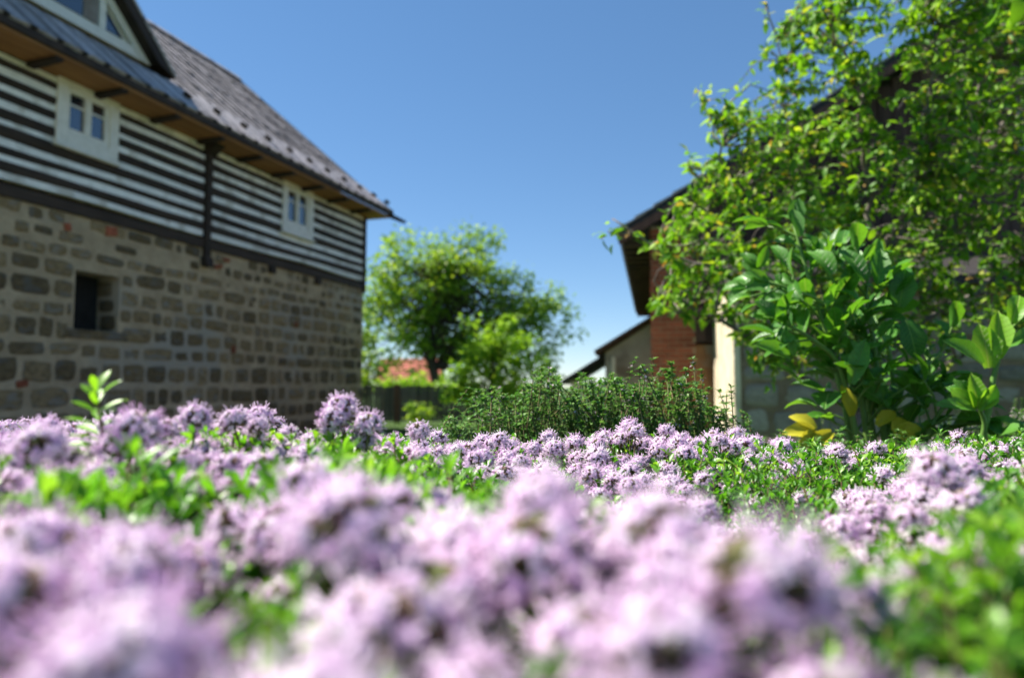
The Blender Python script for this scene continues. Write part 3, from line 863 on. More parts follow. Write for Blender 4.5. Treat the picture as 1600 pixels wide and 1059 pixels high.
crown('low_shrub', 'small dark shrub growing at the foot of the plank fence', tuple(b),
      [b, P(655, 655, 19.5), P(655, 640, 19.5)], .02, [L3(653, 645, 19.5, 22, 18)], 9, 40, .12, M['tree'], .2, 'shrub')

# ------------------------------------------------------------------ leafy shrub in front of the barn
sb = P(1345, 700, 3.1); sb[2] = float(ground_z(sb[0], sb[1])) - .02
shrub = empty('fruit_shrub', tuple(sb))
tag(shrub, 'tall loose shrub with yellow-green leaves and bare pale twigs before the barn', 'shrub')
LIMBS = [  # pixel, pixel depth
    [(1345, 700, 3.1), (1345, 620, 3.1), (1350, 520, 3.12), (1365, 400, 3.15), (1350, 250, 3.1), (1340, 150, 3.0), (1300, 40, 2.95), (1290, -60, 2.9)],
    [(1350, 640, 3.1), (1330, 540, 3.1), (1260, 430, 3.05), (1180, 330, 3.0), (1130, 250, 2.95), (1100, 145, 2.9)],
    [(1340, 600, 3.1), (1240, 500, 3.0), (1120, 420, 2.95), (1030, 385, 2.9), (950, 362, 2.9)],
    [(1350, 600, 3.1), (1440, 480, 3.2), (1500, 340, 3.25), (1530, 170, 3.3), (1550, 40, 3.3), (1560, -60, 3.3)],
    [(1355, 560, 3.1), (1500, 470, 3.3), (1600, 400, 3.4), (1700, 300, 3.5)],
    [(1350, 450, 3.15), (1290, 330, 3.3), (1230, 200, 3.35), (1215, 60, 3.3)],
    [(1360, 420, 3.15), (1430, 300, 3.0), (1450, 180, 2.9), (1470, 40, 2.85), (1460, -50, 2.8)],
    [(1340, 650, 3.1), (1230, 560, 2.9), (1130, 500, 2.8), (1070, 480, 2.8), (1030, 470, 2.75)],
    [(1350, 640, 3.1), (1450, 580, 2.95), (1560, 530, 2.9), (1660, 470, 2.9)],
    [(1360, 400, 3.15), (1520, 260, 3.4), (1620, 120, 3.5), (1680, 0, 3.5)],
    [(1260, 430, 3.05), (1150, 380, 3.2), (1090, 320, 3.25), (1075, 250, 3.25)],
]
stem = TB(); nodes = []; limb_leaves = []
for li, L in enumerate(LIMBS):
    pts = np.array([P(*q) for q in L])
    fine = []
    for i in range(len(pts) - 1):
        for t in np.linspace(0, 1, 5, endpoint=False):
            fine.append(pts[i] * (1 - t) + pts[i + 1] * t + rng.normal(0, .012, 3))
    fine.append(pts[-1]); fine = np.array(fine)
    if li == 0: fine[0] = sb
    stem.add(*tube(fine - sb, (.022 if li == 0 else .014, .003), 6), 0)
    nodes += list(fine[3:])
    if li:
        for k in range(int(len(fine) * .45), len(fine)):
            for _ in range(4 if k < len(fine) - 2 else 7):
                limb_leaves.append((fine[k] + rng.normal(0, .02, 3), rng.normal(0, .7, 3) + (0, 0, .1), rng.uniform(.036, .066), int(rng.integers(0, 5)), rng.random()))
nodes = np.array(nodes)
POLY = [(1290, -60), (1262, 0), (1190, 40), (1205, 110), (1240, 120), (1180, 170), (1100, 135), (1130, 205), (1165, 230), (1085, 262), (1100, 290), (1065, 300), (1075, 345), (965, 360), (985, 385), (1030, 395), (1025, 480), (1060, 520), (1130, 500), (1170, 560), (1200, 610), (1290, 560), (1420, 570), (1500, 520), (1640, 530), (1760, 380), (1760, -60)]
lt = [leaf(1.0, w, 4, f, c, 'ov', wv) for w, f, c, wv in ((.42, .35, .5, .02), (.48, .2, .8, .03), (.38, .5, .3, .02), (.45, .1, 1.1, .04), (.40, .3, .5, .03))]
leaf_recs = list(limb_leaves)
cnt = 0
while cnt < 1250:
    u, v = rng.uniform(960, 1760), rng.uniform(-60, 620)
    if not inside(POLY, u, v): continue
    # sparser towards the lower right where the wall shows
    if u > 1380 and v > 430 and rng.random() < .35: continue
    dep = rng.uniform(2.65, 3.65)
    tip = P(u, v, dep); d = np.linalg.norm(nodes - tip, axis=1)
    ok = np.where((nodes[:, 2] < tip[2] + .12))[0]
    i = ok[np.argmin(d[ok])] if len(ok) else int(np.argmin(d))
    s = nodes[i]; ln = np.linalg.norm(tip - s)
    if ln > .62 or ln < .04:
        if rng.random() < .8: continue
    mid = (s + tip) / 2 + rng.normal(0, .04, 3) + (0, 0, .03)
    path = np.array([s, (s * .45 + mid * .55) + rng.normal(0, .008, 3), mid, (mid + tip) / 2 + rng.normal(0, .012, 3), tip])
    stem.add(*tube(path - sb, (.0045, .0012), 4), 0)
    if rng.random() < .07: cnt += 1; continue           # bare dead twig
    nl = int(rng.integers(10, 19))
    for k in range(nl):
        t = .22 + .78 * (k + rng.random()) / nl
        f = t * 4; a = min(3, int(f)); pt = path[a] * (1 - (f - a)) + path[a + 1] * (f - a)
        ax = nrm(path[a + 1] - path[a]) * .5 + rng.normal(0, .6, 3) + (0, 0, -.12)
        sz = rng.uniform(.026, .060) * (1.12 if t > .8 else 1)
        leaf_recs.append((pt, ax, sz, rng.integers(0, 5), rng.random()))
    cnt += 1
# a few large leaves hanging in at the upper right corner
for (u, v, dep, sz) in [(1597, 40, 2.0, .10), (1560, 60, 2.6, .10), (1640, 160, 2.4, .10), (1610, 250, 2.4, .09), (1130, 35 + 230, 2.7, .07)]:
    leaf_recs.append((P(u, v - 50, dep), np.array([-.2, 0, -1.]), sz, 1, .3))
near = sorted(range(len(leaf_recs)), key=lambda i: -leaf_recs[i][2] / leaf_recs[i][0][1])
vis = [i for i in near if -30 < (leaf_recs[i][0][0] / leaf_recs[i][0][1]) * FPX + 800 < 1610][:280]
big = set(vis)
smesh = []
for k, (V, F) in enumerate(lt):
    t = TB(); t.add(V, F, 0, .1 + .2 * k); smesh.append(t.mesh('leaf', M['shrub']))
fol = TB()
for i, (pt, ax, sz, k, rr) in enumerate(leaf_recs):
    R = frame(ax, (rng.normal(-.15, .6), rng.normal(-.1, .5), 1))
    if i in big:
        o = obj('leaf', smesh[k], shrub); o.matrix_basis = mat4(R, pt - sb, sz)
    else:
        fol.add(lt[k][0] * sz @ R.T + (pt - sb), lt[k][1], 0, rr)
fol.build('foliage', M['shrub'], shrub, 'stuff')
stem.build('branches', M['twig'], shrub)


# ------------------------------------------------------------------ lovage
def lobed(L, W, seed):
    """broad wedge leaf with a few coarse teeth at its tip"""
    r = random.Random(seed); n = 7; V = []; F = []
    curl = r.uniform(.3, 1.3); fold = r.uniform(.25, .75)
    for i in range(n + 1):
        s = i / n
        w = (math.sin(math.pi * min(1, s ** 1.15 * .93 + .07)) ** .7) * W / 2
        if i in (4, 6): w *= 1.10
        if i == 5: w *= .96
        w = max(w, .02 * W)
        y = L * math.sin(curl * s) / curl; z = -L * (1 - math.cos(curl * s)) / curl
        V += [(-w, y, z + fold * w), (-w * .5, y + .01 * L, z + fold * w * .35), (0, y, z), (w * .5, y + .01 * L, z + fold * w * .35), (w, y, z + fold * w)]
    for i in range(n):
        for k in range(4):
            a = 5 * i + k
            F += [(a, a + 1, a + 6), (a, a + 6, a + 5)]
    return np.array(V), np.array(F)


def lov_meshes(mat):
    out = []
    for k in range(6):
        t = TB(); V, F = lobed(1, (.36, .42, .46, .38, .60, .42)[k], k)
        t.add(V, F, 0, .1 + .15 * k); out.append(t.mesh('leaf', mat))
    # three-part leaves
    for k in range(3):
        t = TB()
        for a in (-1, 0, 1):
            V, F = lobed(.85 if a else 1, .45, 10 + k * 3 + a)
            ca, sa = math.cos(a * .75), math.sin(a * .75)
            R = np.array([[ca, sa, 0], [-sa, ca, 0], [0, 0, 1]])
            t.add(V @ R.T + (0, .02, .02 * abs(a)), F, 0, .2 + .2 * k + .1 * a)
        out.append(t.mesh('leaf', mat))
    return out


LM = lov_meshes(M['lovage']); LY = lov_meshes(M['lovage_y']); LB = lov_meshes(M['lovage_l'])


def lovage(name, label, base_px, stems, extra, n_side, seed, ysel=0):
    r = np.random.default_rng(seed)
    b = P(*base_px); b[2] = float(ground_z(b[0], b[1])) - .01
    t = empty(name, tuple(b)); tag(t, label, 'plant')
    def put(meshes, p, ax, up, sz, k=None):
        k = int(r.integers(0, len(meshes))) if k is None else k
        o = obj('leaf', meshes[k], t); o.matrix_basis = mat4(frame(ax, up), np.asarray(p) - b, sz)
    for S_ in stems:
        pts = [np.array([P(*S_[0])[0], P(*S_[0])[1], b[2]])] + [P(*q) for q in S_]
        fine = []
        for i in range(len(pts) - 1):
            for q in np.linspace(0, 1, 4, endpoint=False): fine.append(pts[i] * (1 - q) + pts[i + 1] * q)
        fine.append(pts[-1]); fine = np.array(fine)
        fine[2:-1] = (fine[1:-2] + fine[2:-1] * 2 + fine[3:]) / 4
        sm = TB(); sm.add(*tube(fine - b, (.0085, .003), 7), 0)
        N = len(fine)
        for k in range(n_side):
            q = .30 + .70 * (k + r.random()) / n_side
            i = min(N - 2, int(q * (N - 1))); p0 = fine[i]; ta = nrm(fine[i + 1] - fine[i])
            side = r.normal(size=3) * np.array([1, .8, .25]); side = nrm(side - ta * side.dot(ta))
            pl = r.uniform(.03, .11) * (1.25 - q * .7)
            p1 = p0 + (ta * .9 + side * .8) * pl * .6; p2 = p1 + (ta * .55 + side) * pl * .55
            sm.add(*tube(np.array([p0, p1, p2]) - b, (.003, .0018), 5), 0)
            up = nrm(ta * .6 + side * -.2 + np.array([-.2, -.3, .6]))
            put(LM, p2, ta * .85 + side * .6 + r.normal(0, .28, 3), up + r.normal(0, .3, 3), r.uniform(.045, .095) * (1.1 - .25 * q))
            if r.random() < .7:
                for sg_ in (-1, 1):
                    s2 = np.cross(side, ta) * sg_
                    put(LM, p1, ta * .75 + s2 * .75 + side * .3 + r.normal(0, .25, 3), up + r.normal(0, .35, 3), r.uniform(.045, .082) * (1.1 - .25 * q), int(r.integers(0, 6)))
        for k in range(4):
            ax = nrm(fine[-1] - fine[-3]) + r.normal(0, .35, 3)
            put(LM, fine[-1], ax, (r.normal(0, .5), -1, .3), r.uniform(.04, .07), int(r.integers(0, 6)))
        sm.build('stem', M['lstem'], t)
    for (kind, u, v, dep, dx, dz, dy, sz, k) in extra:
        ms = {'g': LM, 'y': LY, 'b': LB}[kind]
        put(ms, P(u, v, dep), np.array([dx, dy, dz], float), (-.3 * dx - .2, -.9, .5), sz, k)
    return t


D0 = 1.5
lovage('lovage_plant', 'tall lovage plant with many upright stems of broad dark green leaves', (1385, 725, 1.5),
       [[(1330, 715, 1.5), (1322, 640, 1.5), (1295, 530, 1.5), (1262, 430, 1.52), (1240, 350, 1.55)],
        [(1345, 720, 1.48), (1330, 640, 1.48), (1310, 560, 1.46), (1255, 520, 1.45), (1215, 500, 1.44)],
        [(1385, 725, 1.5), (1378, 640, 1.5), (1366, 540, 1.5), (1352, 460, 1.5), (1360, 410, 1.5)],
        [(1392, 722, 1.55), (1400, 640, 1.56), (1390, 540, 1.58), (1330, 450, 1.6), (1300, 390, 1.6)],
        [(1425, 725, 1.5), (1425, 650, 1.5), (1440, 580, 1.5), (1480, 540, 1.5)],
        [(1430, 725, 1.46), (1455, 665, 1.45), (1490, 610, 1.42)],
        [(1360, 722, 1.5), (1350, 650, 1.5), (1340, 560, 1.5), (1290, 470, 1.48), (1200, 440, 1.46)],
        [(1335, 720, 1.53), (1325, 650, 1.54), (1300, 560, 1.56), (1240, 470, 1.58), (1185, 420, 1.58)],
        [(1370, 722, 1.52), (1360, 650, 1.52), (1350, 560, 1.52), (1310, 450, 1.52), (1275, 400, 1.52)]],
       [('g', 1372, 445, 1.45, .15, 1, 0, .085, 1), ('g', 1395, 460, 1.45, .35, 1, -.1, .10, 2), ('g', 1350, 440, 1.45, -.35, 1, -.1, .10, 0), ('g', 1405, 480, 1.45, .1, 1, -.25, .085, 4),
        ('g', 1235, 560, 1.42, -.9, .45, -.3, .085, 1), ('g', 1240, 555, 1.42, -.3, 1, -.2, .07, 0), ('g', 1330, 600, 1.4, .25, 1, -.2, .10, 3), ('g', 1300, 430, 1.45, -.4, 1, 0, .09, 2),
        ('g', 1230, 420, 1.5, -.3, 1, 0, .08, 0), ('g', 1250, 370, 1.5, -.1, 1, 0, .07, 3), ('g', 1415, 500, 1.42, .15, -.9, -.3, .085, 4),
        ('y', 1275, 672, 1.42, -1, .1, -.3, .07, 6), ('y', 1300, 675, 1.42, -.8, -.35, -.3, .075, 1), ('y', 1370, 665, 1.44, .4, .5, -.2, .06, 2), ('y', 1330, 650, 1.44, -.2, .8, -.3, .07, 5), ('y', 1395, 675, 1.42, .9, .25, -.2, .06, 7)],
       13, 5)
lovage('young_lovage', 'slender young lovage stalk with a bright yellow-green lobed leaf', (1528, 715, 1.35),
       [[(1530, 700, 1.35), (1545, 640, 1.35), (1552, 590, 1.35), (1566, 540, 1.35), (1580, 500, 1.36)],
        [(1532, 700, 1.34), (1540, 660, 1.33), (1525, 625, 1.32)]],
       [('b', 1526, 640, 1.31, -.1, 1, -.2, .07, 7), ('b', 1530, 640, 1.31, .5, .9, -.2, .06, 2), ('b', 1545, 575, 1.33, -.1, 1, -.1, .09, 4), ('b', 1558, 560, 1.33, .15, 1, 0, .10, 1),
        ('g', 1535, 570, 1.32, -.9, .7, -.2, .09, 1), ('g', 1520, 640, 1.31, -.9, .4, -.2, .07, 0), ('b', 1580, 505, 1.34, .3, 1, -.2, .08, 2), ('g', 1575, 540, 1.34, .8, .5, -.2, .08, 3)],
       1, 9)


# ------------------------------------------------------------------ thyme: shapes
def head_mesh(seed, spent=.16):
    r = np.random.default_rng(seed); t = TB()
    n = int(r.integers(58, 72)); R0 = .0050
    pet = leaf(1, .75, 2, .15, .9, 'obov')
    for i in range(n):
        ph = math.acos(1 - (i + .5) / n * 1.42); th = i * 2.39996 + r.normal(0, .15)
        d = np.array([math.sin(ph) * math.cos(th), math.sin(ph) * math.sin(th), math.cos(ph)])
        d = nrm(d + r.normal(0, .08, 3))
        c0 = d * R0 * np.array([1, 1, .95]); top = d[2] > .86
        Rz = frame_z(d, r.uniform(0, 6.28))
        # calyx: a little cone
        V, F = tube([c0 - d * .002, c0 + d * .0014, c0 + d * .0030], (.0005, .00105, .0010), 5); t.add(V, F, 1, r.random())
        if r.random() < (.55 if top else spent): continue         # unopened bud or spent floret
        ln = r.uniform(.0034, .0050); m = c0 + d * ln
        V, F = tube([c0 + d * .002, m], (.0005, .0009), 5); t.add(V, F, 0, r.uniform(.2, .8))
        rr = r.uniform(.1, .95)
        for k in range(4):
            a = k * math.pi / 2 + r.normal(0, .15)
            L = r.uniform(.0022, .0031) * (1.15 if k == 0 else 1)
            loc = np.array([math.cos(a), math.sin(a), .25])
            Rl = frame(Rz @ loc, d)
            t.add(pet[0] * L @ Rl.T + m, pet[1], 0, np.clip(rr + r.normal(0, .08), 0, 1))
        for k in range(2):
            a = r.uniform(0, 6.28); e = nrm(d + .35 * (Rz @ np.array([math.cos(a), math.sin(a), 0])))
            V, F = tube([m, m + e * r.uniform(.003, .0045)], (.00016, .00022), 3); t.add(V, F, 0, .98)
    # small leaves below the head
    lf = leaf(1, .4, 2, .3, .6, 'lance')
    for k in range(6):
        a = k * 1.05 + r.normal(0, .2); d = np.array([math.cos(a), math.sin(a), -.05])
        t.add(lf[0] * r.uniform(.005, .008) @ frame(d).T + (0, 0, -.004 - .002 * (k % 2)), lf[1], 2, r.random())
    V, F = tube([(0, 0, -.016), (.0004, 0, -.008), (0, 0, .002)], (.0008, .0007, .0012), 5); t.add(V, F, 3, .4)
    return t.mesh('flower_head', M['petal'], M['calyx'], M['tleaf'], M['tstem'])


heads = [head_mesh(s, (.06, .10, .14, .10, .2, .38, .62)[s]) for s in range(7)]


def shoot(seed, nodes_=7, L=.011, W=.42, H=.045, lean=.15):
    r = np.random.default_rng(seed); t = TB()
    dx = r.normal(0, lean, 2)
    pt = lambda q: np.array([dx[0] * q * q * H, dx[1] * q * q * H, H * (q - 1)])
    V, F = tube([pt(q) for q in (-.6, 0, .5, 1)], (.0008, .0008, .0007, .0005), 4); t.add(V, F, 1, r.random())
    for i in range(nodes_):
        q = (i + .6) / nodes_; a0 = i * math.pi / 2 + r.normal(0, .2)
        el = .35 + .85 * q ** 2
        for s in (0, math.pi):
            a = a0 + s + r.normal(0, .12)
            d = np.array([math.cos(a) * math.cos(el), math.sin(a) * math.cos(el), math.sin(el)])
            lv = leaf(1, W, 3, .35, r.uniform(.3, .9), 'lance' if r.random() < .5 else 'obov')
            Lf = L * r.uniform(.75, 1.15) * (.75 + .5 * math.sin(math.pi * min(q, .8)))
            t.add(lv[0] * Lf @ frame(d, (0, 0, 1)).T + pt(q), lv[1], 0, r.random())
    for k in range(3):
        lv = leaf(1, W, 3, .4, .3, 'obov'); a = r.uniform(0, 6.28)
        t.add(lv[0] * L * .6 @ frame((math.cos(a) * .35, math.sin(a) * .35, 1)).T + pt(1), lv[1], 0, .6 + .4 * r.random())
    return t.arrays()


SHOOT = {'mid': [shoot(s, 7, .0105, .40, .045) for s in range(6)],
         'big': [shoot(20 + s, 6, .019, .25, .05) for s in range(6)],
         'fine': [shoot(40 + s, 9, .0085, .36, .045) for s in range(6)]}

# control points of the thyme cushion: photo pixel, depth, share of flowers, shoot kind, plant
CP = [
    # blurred front plant
    (-150, 910, .20, .9, 'mid', 'A'), (0, 910, .19, .9, 'mid', 'A'), (120, 908, .18, .9, 'mid', 'A'), (255, 875, .20, .9, 'mid', 'A'), (345, 910, .20, .9, 'mid', 'A'), (440, 908, .17, .95, 'mid', 'A'),
    (545, 830, .185, 1, 'mid', 'A'), (640, 875, .19, 1, 'mid', 'A'), (760, 875, .20, .9, 'mid', 'A'), (850, 825, .20, .8, 'mid', 'A'), (885, 908, .17, .9, 'mid', 'A'), (1035, 850, .19, .9, 'mid', 'A'),
    (1130, 910, .165, 1, 'mid', 'A'), (1110, 1000, .13, 1, 'mid', 'A'), (900, 1000, .13, .95, 'mid', 'A'), (700, 1010, .135, .9, 'mid', 'A'), (500, 1000, .14, .85, 'mid', 'A'), (300, 1000, .14, .95, 'mid', 'A'), (100, 1000, .14, .95, 'mid', 'A'), (-80, 980, .15, .95, 'mid', 'A'),
    # green front right
    (1290, 1010, .15, .12, 'mid', 'I'), (1500, 910, .19, .05, 'mid', 'I'), (1610, 880, .21, .05, 'mid', 'I'), (1450, 1040, .14, .05, 'mid', 'I'), (1590, 1040, .15, .3, 'mid', 'I'), (1250, 960, .20, .15, 'mid', 'I'), (1750, 900, .2, .1, 'mid', 'I'),
    # left plant with the large-leaved shoots
    (-150, 720, .34, .9, 'mid', 'B'), (0, 705, .35, 1, 'mid', 'B'), (70, 700, .37, 1, 'mid', 'B'), (140, 715, .36, .8, 'mid', 'B'), (215, 682, .36, 1, 'mid', 'B'), (20, 770, .29, .9, 'mid', 'B'), (100, 750, .30, .9, 'mid', 'B'),
    (190, 735, .31, .6, 'big', 'B'), (300, 780, .30, .12, 'big', 'B'), (430, 775, .31, .12, 'big', 'B'), (130, 800, .26, .1, 'big', 'B'), (240, 810, .27, .2, 'big', 'B'), (380, 745, .36, .8, 'mid', 'B'),
    # centre-left plant
    (290, 668, .45, .85, 'mid', 'C'), (370, 672, .47, .8, 'mid', 'C'), (430, 674, .48, .8, 'mid', 'C'), (530, 648, .50, .7, 'mid', 'C'), (575, 672, .50, .8, 'mid', 'C'), (470, 695, .46, .5, 'mid', 'C'), (550, 715, .48, .06, 'mid', 'C'), (620, 760, .48, .04, 'fine', 'C'), (640, 695, .55, .8, 'mid', 'C'), (330, 720, .42, .7, 'mid', 'C'), (500, 740, .44, .1, 'mid', 'C'),
    # centre plant
    (680, 725, .57, .95, 'mid', 'D'), (750, 715, .62, .9, 'mid', 'D'), (840, 725, .63, .8, 'mid', 'D'), (900, 728, .62, 1, 'mid', 'D'), (960, 735, .60, 1, 'mid', 'D'), (1000, 775, .54, 1, 'mid', 'D'), (930, 800, .52, .9, 'mid', 'D'), (1050, 790, .50, .8, 'mid', 'D'), (720, 790, .50, .15, 'mid', 'D'), (820, 790, .50, .15, 'mid', 'D'), (900, 850, .44, .4, 'mid', 'D'),
    # back right plant
    (985, 680, .70, .9, 'mid', 'E'), (1070, 690, .66, .9, 'mid', 'E'), (1150, 692, .68, .8, 'mid', 'E'), (1250, 705, .70, .6, 'mid', 'E'), (1330, 722, .70, .5, 'mid', 'E'), (1110, 725, .60, .5, 'mid', 'E'), (1200, 730, .62, .25, 'fine', 'E'),
    # green cushion
    (1200, 785, .54, .03, 'fine', 'F'), (1300, 770, .56, .03, 'fine', 'F'), (1150, 755, .57, .05, 'fine', 'F'), (1250, 820, .49, .03, 'fine', 'F'), (1130, 810, .50, .05, 'fine', 'F'),
    # right plant, white-lilac in full sun
    (1380, 765, .52, .9, 'mid', 'G'), (1460, 745, .36, 1, 'mid', 'G'), (1480, 800, .35, .8, 'mid', 'G'), (1400, 840, .38, .9, 'mid', 'G'), (1300, 880, .36, 1, 'mid', 'G'), (1215, 870, .40, .9, 'mid', 'G'), (1380, 920, .32, .8, 'mid', 'G'), (1480, 880, .30, .2, 'mid', 'G'), (1340, 960, .27, .35, 'mid', 'G'),
    # far right plant
    (1565, 775, .35, .35, 'big', 'H'), (1620, 750, .40, .5, 'mid', 'H'), (1520, 715, .62, .3, 'mid', 'H'), (1600, 700, .65, .3, 'mid', 'H'), (1560, 830, .30, .2, 'big', 'H'), (1430, 730, .62, .5, 'mid', 'H'), (1750, 740, .4, .4, 'mid', 'H'),
]
PLANTS = {
    'A': ('thyme_plant', 'thyme plant crowded with large lilac flower heads, filling the front of the bed'),
    'I': ('thyme_plant', 'mostly leafy bright green thyme plant at the front edge of the bed'),
    'B': ('thyme_plant', 'lilac thyme plant with long fresh leafy shoots, one standing above the flowers'),
    'C': ('thyme_plant', 'thyme plant with spiky round heads raised against the stone wall'),
    'D': ('thyme_plant', 'densely packed purple-lilac thyme cushion before the grey-green herb bush'),
    'E': ('thyme_plant', 'lilac thyme plant at the foot of the lovage and herb bush'),
    'F': ('thyme_plant', 'fine-leaved green thyme cushion almost without flowers'),
    'G': ('thyme_plant', 'pale pinkish thyme plant in full sun beside the green cushion'),
    'H': ('thyme_plant', 'thyme plant with scattered heads and broad green shoots below the young lovage'),
}
cpw = np.array([P(u, v, d) for (u, v, d, *_r) in CP])
cfl = np.array([c[3] for c in CP])
ckind = [c[4] for c in CP]; cpl = [c[5] for c in CP]
SOIL = .80


def field(x, y):
    r2 = ((cpw[:, 0] - x) ** 2 + (cpw[:, 1] - y) ** 2) / (y * y + .01)
    w = 1 / (r2 + .0016) ** 2
    w /= w.sum()
    i = int(np.argmin(r2))
    return float((w * cpw[:, 2]).sum()), float((w * cfl).sum()), i


HPICK = [0, 1, 2, 3, 0, 1, 2, 3, 4, 4, 5, 0, 1, 2, 3, 6]
roots = {}; fol = {}; hcount = {}
for k, (nm, lb) in PLANTS.items():
    idx = [i for i in range(len(CP)) if cpl[i] == k]
    c = cpw[idx].mean(0)
    roots[k] = empty(nm, (float(c[0]), float(c[1]), SOIL))
    tag(roots[k], lb, 'thyme', 'thyme plants in the herb bed')
    fol[k] = TB(); hcount[k] = 0


def rp_(k):
    return np.array(roots[k].location)


# flower heads: dart throwing over the bed in perspective-even steps
pts = []
cell = {}


def far_enough(x, y, d):
    cx, cy = int(x / .02), int(y / .02)
    for a in range(cx - 2, cx + 3):
        for b in range(cy - 2, cy + 3):
            for q in cell.get((a, b), ()):
                if (q[0] - x) ** 2 + (q[1] - y) ** 2 < d * d: return False
    return True


YMAX = .80
tries = 0
while tries < 26000:
    tries += 1
    y = .095 + (YMAX - .095) * math.sqrt(rng.random()) if rng.random() < .85 else rng.uniform(.095, .25)
    x = rng.uniform(-.98, .98) * (y + .02)
    z, fl, i = field(x, y)
    if rng.random() > fl ** 1.3: continue
    if not far_enough(x, y, (.0245 if cpl[i] == 'A' else .0182) if fl > .6 else .024): continue
    cell.setdefault((int(x / .02), int(y / .02)), []).append((x, y)); pts.append((x, y, z, fl, i))
for (x, y, z, fl, i) in pts:
    k = cpl[i]
    zz = z - .011 + rng.normal(0, .0085)
    p_ = np.array([x, y, zz])
    if np.linalg.norm(p_ - (0, 0, CZ)) < .085: continue
    tilt = np.array([rng.normal(-.10, .22), rng.normal(-.05, .22), 1])
    sc = rng.uniform(.72, 1.2) * (1.42 if k == 'A' else 1.08 if k in 'BG' else 1.0)
    if hcount[k] < 300:
        o = obj('flower_head', heads[HPICK[int(rng.integers(0, len(HPICK)))]], roots[k])
        o.matrix_basis = mat4(frame_z(tilt, rng.uniform(0, 6.28)), p_ - rp_(k), sc)
        hcount[k] += 1
    q0 = np.array([x + rng.normal(0, .012), y + rng.normal(0, .012), zz - .09])
    V, F = tube(np.array([q0, (q0 + p_) / 2 + rng.normal(0, .003, 3), p_ - nrm(tilt) * .010]) - rp_(k), (.0011, .0009, .0008), 4)
    fol[k].add(V, F, 1, rng.random())

# raised single heads standing clear of the cushion
for (u, v, d, k, s) in [(533, 640, .50, 'C', 1.15), (575, 665, .49, 'C', 1.1), (520, 655, .49, 'C', 1.0), (655, 675, .56, 'C', .9), (985, 668, .68, 'E', .95), (992, 677, .67, 'E', .95), (365, 660, .46, 'C', 1.0), (215, 672, .36, 'B', 1.2), (305, 655, .44, 'C', 1.0), (850, 795, .20, 'A', 1.15), (1462, 738, .36, 'G', 1.2), (1508, 738, .42, 'H', 1.0), (545, 835, .18, 'A', 1.45), (1035, 850, .185, 'A', 1.4)]:
    p_ = P(u, v, d); o = obj('flower_head', heads[int(rng.integers(0, 4))], roots[k])
    o.matrix_basis = mat4(frame_z((rng.normal(0, .2), rng.normal(0, .2), 1), rng.uniform(0, 6)), p_ - rp_(k), s)
    V, F = tube(np.array([p_ + (rng.normal(0, .01), .01, -.10), p_ + (0, 0, -.01)]) - rp_(k), (.0011, .0008), 5); fol[k].add(V, F, 1, .5)

# leafy shoots between the heads
n_sh = 0
for tries in range(9500):
    y = .10 + (YMAX + .03 - .10) * math.sqrt(rng.random()); x = rng.uniform(-.98, .98) * (y + .02)
    z, fl, i = field(x, y); k = cpl[i]; kind = ckind[i]
    keep = .8 if fl > .6 else 1.0
    if kind == 'fine': keep = 1.0
    if rng.random() > keep: continue
    zz = z - .017 * fl + rng.normal(0, .006) + (.004 if fl < .3 else 0)
    if rng.random() < .35: zz -= rng.uniform(.008, .03)
    p_ = np.array([x, y, zz])
    if np.linalg.norm(p_ - (0, 0, CZ)) < .10: continue
    T = SHOOT[kind][int(rng.integers(0, 6))]
    R = frame_z((rng.normal(-.05, .22), rng.normal(-.05, .22), 1), rng.uniform(0, 6.28))
    s = rng.uniform(.8, 1.2)
    fol[k].add(T[0] * s @ R.T + p_ - rp_(k), T[1], T[2], np.mod(T[3] * .6 + rng.random() * .4, 1))
    n_sh += 1
for k in PLANTS:
    fol[k].build('foliage', [M['tleaf'], M['tstem']], roots[k], 'stuff')

# one fresh shoot standing above the left plant
tb = TB(); r = np.random.default_rng(4)
b0, b1 = P(158, 735, .37), P(150, 612, .37)
axis = b1 - b0
tb.add(*tube(np.array([b0, b0 + axis * .5 + (.002, 0, 0), b1]) - rp_('B'), (.0013, .0007), 6), 1)
for i in range(9):
    q = .28 + .72 * i / 8; a0 = i * 1.35
    for s in (0, math.pi):
        a = a0 + s + r.normal(0, .15); el = .25 + .7 * q ** 2
        d = np.array([math.cos(a) * math.cos(el), math.sin(a) * math.cos(el) * .8, math.sin(el)])
        V, F = leaf(1, .34, 5, .3, .4, 'obov')
        tb.add(V * r.uniform(.014, .020) * (1.1 - .25 * q) @ frame(d, (0, -.4, 1)).T + b0 + axis * q - rp_('B'), F, 0, .55 + .45 * r.random())
o = tb.build('leafy_shoot', [M['lovage_l'], M['tstem']], roots['B'])
o['label'] = 'fresh yellow-green leafy shoot standing above the flowers'

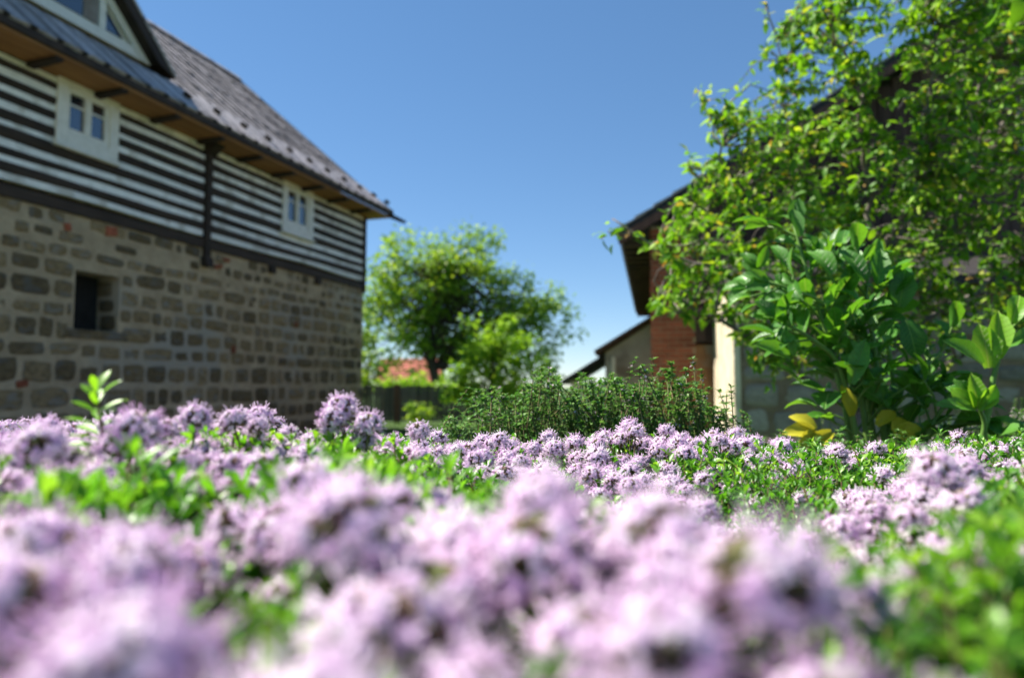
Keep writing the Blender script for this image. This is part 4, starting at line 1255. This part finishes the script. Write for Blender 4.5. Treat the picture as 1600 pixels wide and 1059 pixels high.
# ------------------------------------------------------------------ grey-green herb bush behind the thyme
def herb(name, label, outline, y0, y1, n, flower, seed, thin=0.0, hmin=.09):
    r = np.random.default_rng(seed)
    us = [o[0] for o in outline]; vs = [o[1] for o in outline]
    b = P((us[0] + us[-1]) / 2, 700, (y0 + y1) / 2); b[2] = float(ground_z(b[0], b[1]))
    t = empty(name, tuple(b)); tag(t, label, 'herb')
    tb = TB(); lf = [leaf(1, .66, 2, .3, c, 'obov') for c in (.3, .7, 1.0)]
    pet = leaf(1, .8, 2, .2, .5, 'obov')
    for i in range(n):
        u = r.uniform(us[0], us[-1]) if r.random() < .75 else r.normal(us[0] * .45 + us[-1] * .55, (us[-1] - us[0]) * .2); dep = r.uniform(y0, y1)
        v = np.interp(u, us, vs) + 9 * math.sin(u * .061 + seed) + 7 * math.sin(u * .143 + 2 * seed) + abs(r.normal(0, 1)) * 24 - 14 + (55 * r.random() if r.random() < .55 else 0)
        tip = P(u, v, dep); ln = r.uniform(hmin, hmin * 1.7)
        foot = tip + np.array([r.normal(0, .035), r.normal(0, .025), -ln])
        mid = (tip + foot) / 2 + r.normal(0, .006, 3)
        path = np.array([foot + (0, 0, -.06), foot, mid, tip])
        V, F = tube(path - b, (.0011, .0010, .0009, .0006), 4); tb.add(V, F, 1, r.random())
        nn = int(ln / .0085)
        for k in range(nn):
            q = (k + .5) / nn
            if q < .15: continue
            c = foot * (1 - q) + tip * q + (mid - (tip + foot) / 2) * (1 - abs(2 * q - 1))
            a0 = k * 1.6
            m_ = (3 if r.random() < .75 else 1) if q < .84 else 7
            for j in range(m_):
                a = a0 + j * 2 * math.pi / m_ + r.normal(0, .3); el = r.uniform(-.1, .8) + (.3 if q > .86 else 0)
                d = np.array([math.cos(a) * math.cos(el), math.sin(a) * math.cos(el), math.sin(el)])
                L = r.uniform(.0055, .0112)
                tb.add(lf[int(r.integers(0, 3))][0] * L @ frame(d).T + c - b, lf[0][1], 0, r.random())
            if q > .8 and r.random() < flower:
                for j in range(5):
                    d = nrm(r.normal(size=3) + (0, 0, .3))
                    tb.add(pet[0] * .0045 @ frame(d).T + c + d * .003 - b, pet[1], 2, r.random())
    tb.build('foliage', [M['bleaf'], M['bstem'], M['bflower']], t, 'stuff')
    return t


herb('herb_bush', 'grey-green bushy thyme with thin upright stems, before the barn', [(665, 690), (695, 662), (725, 632), (765, 614), (800, 610), (850, 586), (880, 602), (915, 592), (960, 612), (1010, 604), (1045, 592), (1085, 612), (1125, 640), (1165, 690)], .92, 1.18, 480, .12, 3, hmin=.085)
herb('herb_sprays', 'loose taller herb sprays rising in front of the brick corner', [(985, 585), (1005, 570), (1020, 562), (1050, 575), (1078, 562), (1105, 590), (1135, 605), (1170, 640)], .92, 1.12, 34, .15, 6, hmin=.10)
herb('pale_flowering_herb', 'dull grey-lilac flowering herb patch around the foot of the young lovage', [(1420, 690), (1480, 680), (1540, 660), (1590, 662), (1650, 655), (1700, 660)], 1.45, 1.95, 380, .75, 8, hmin=.10)
herb('low_herb', 'low green herb growth between the lovage stems', [(1180, 700), (1240, 690), (1300, 690), (1360, 688), (1450, 692)], 1.05, 1.35, 170, .05, 12, hmin=.08)
herb('ground_herb', 'low green weeds at the far side of the bed under the shrub', [(1150, 690), (1260, 680), (1400, 672), (1500, 655), (1600, 640), (1700, 640)], 2.3, 3.2, 420, .05, 14, hmin=.12)
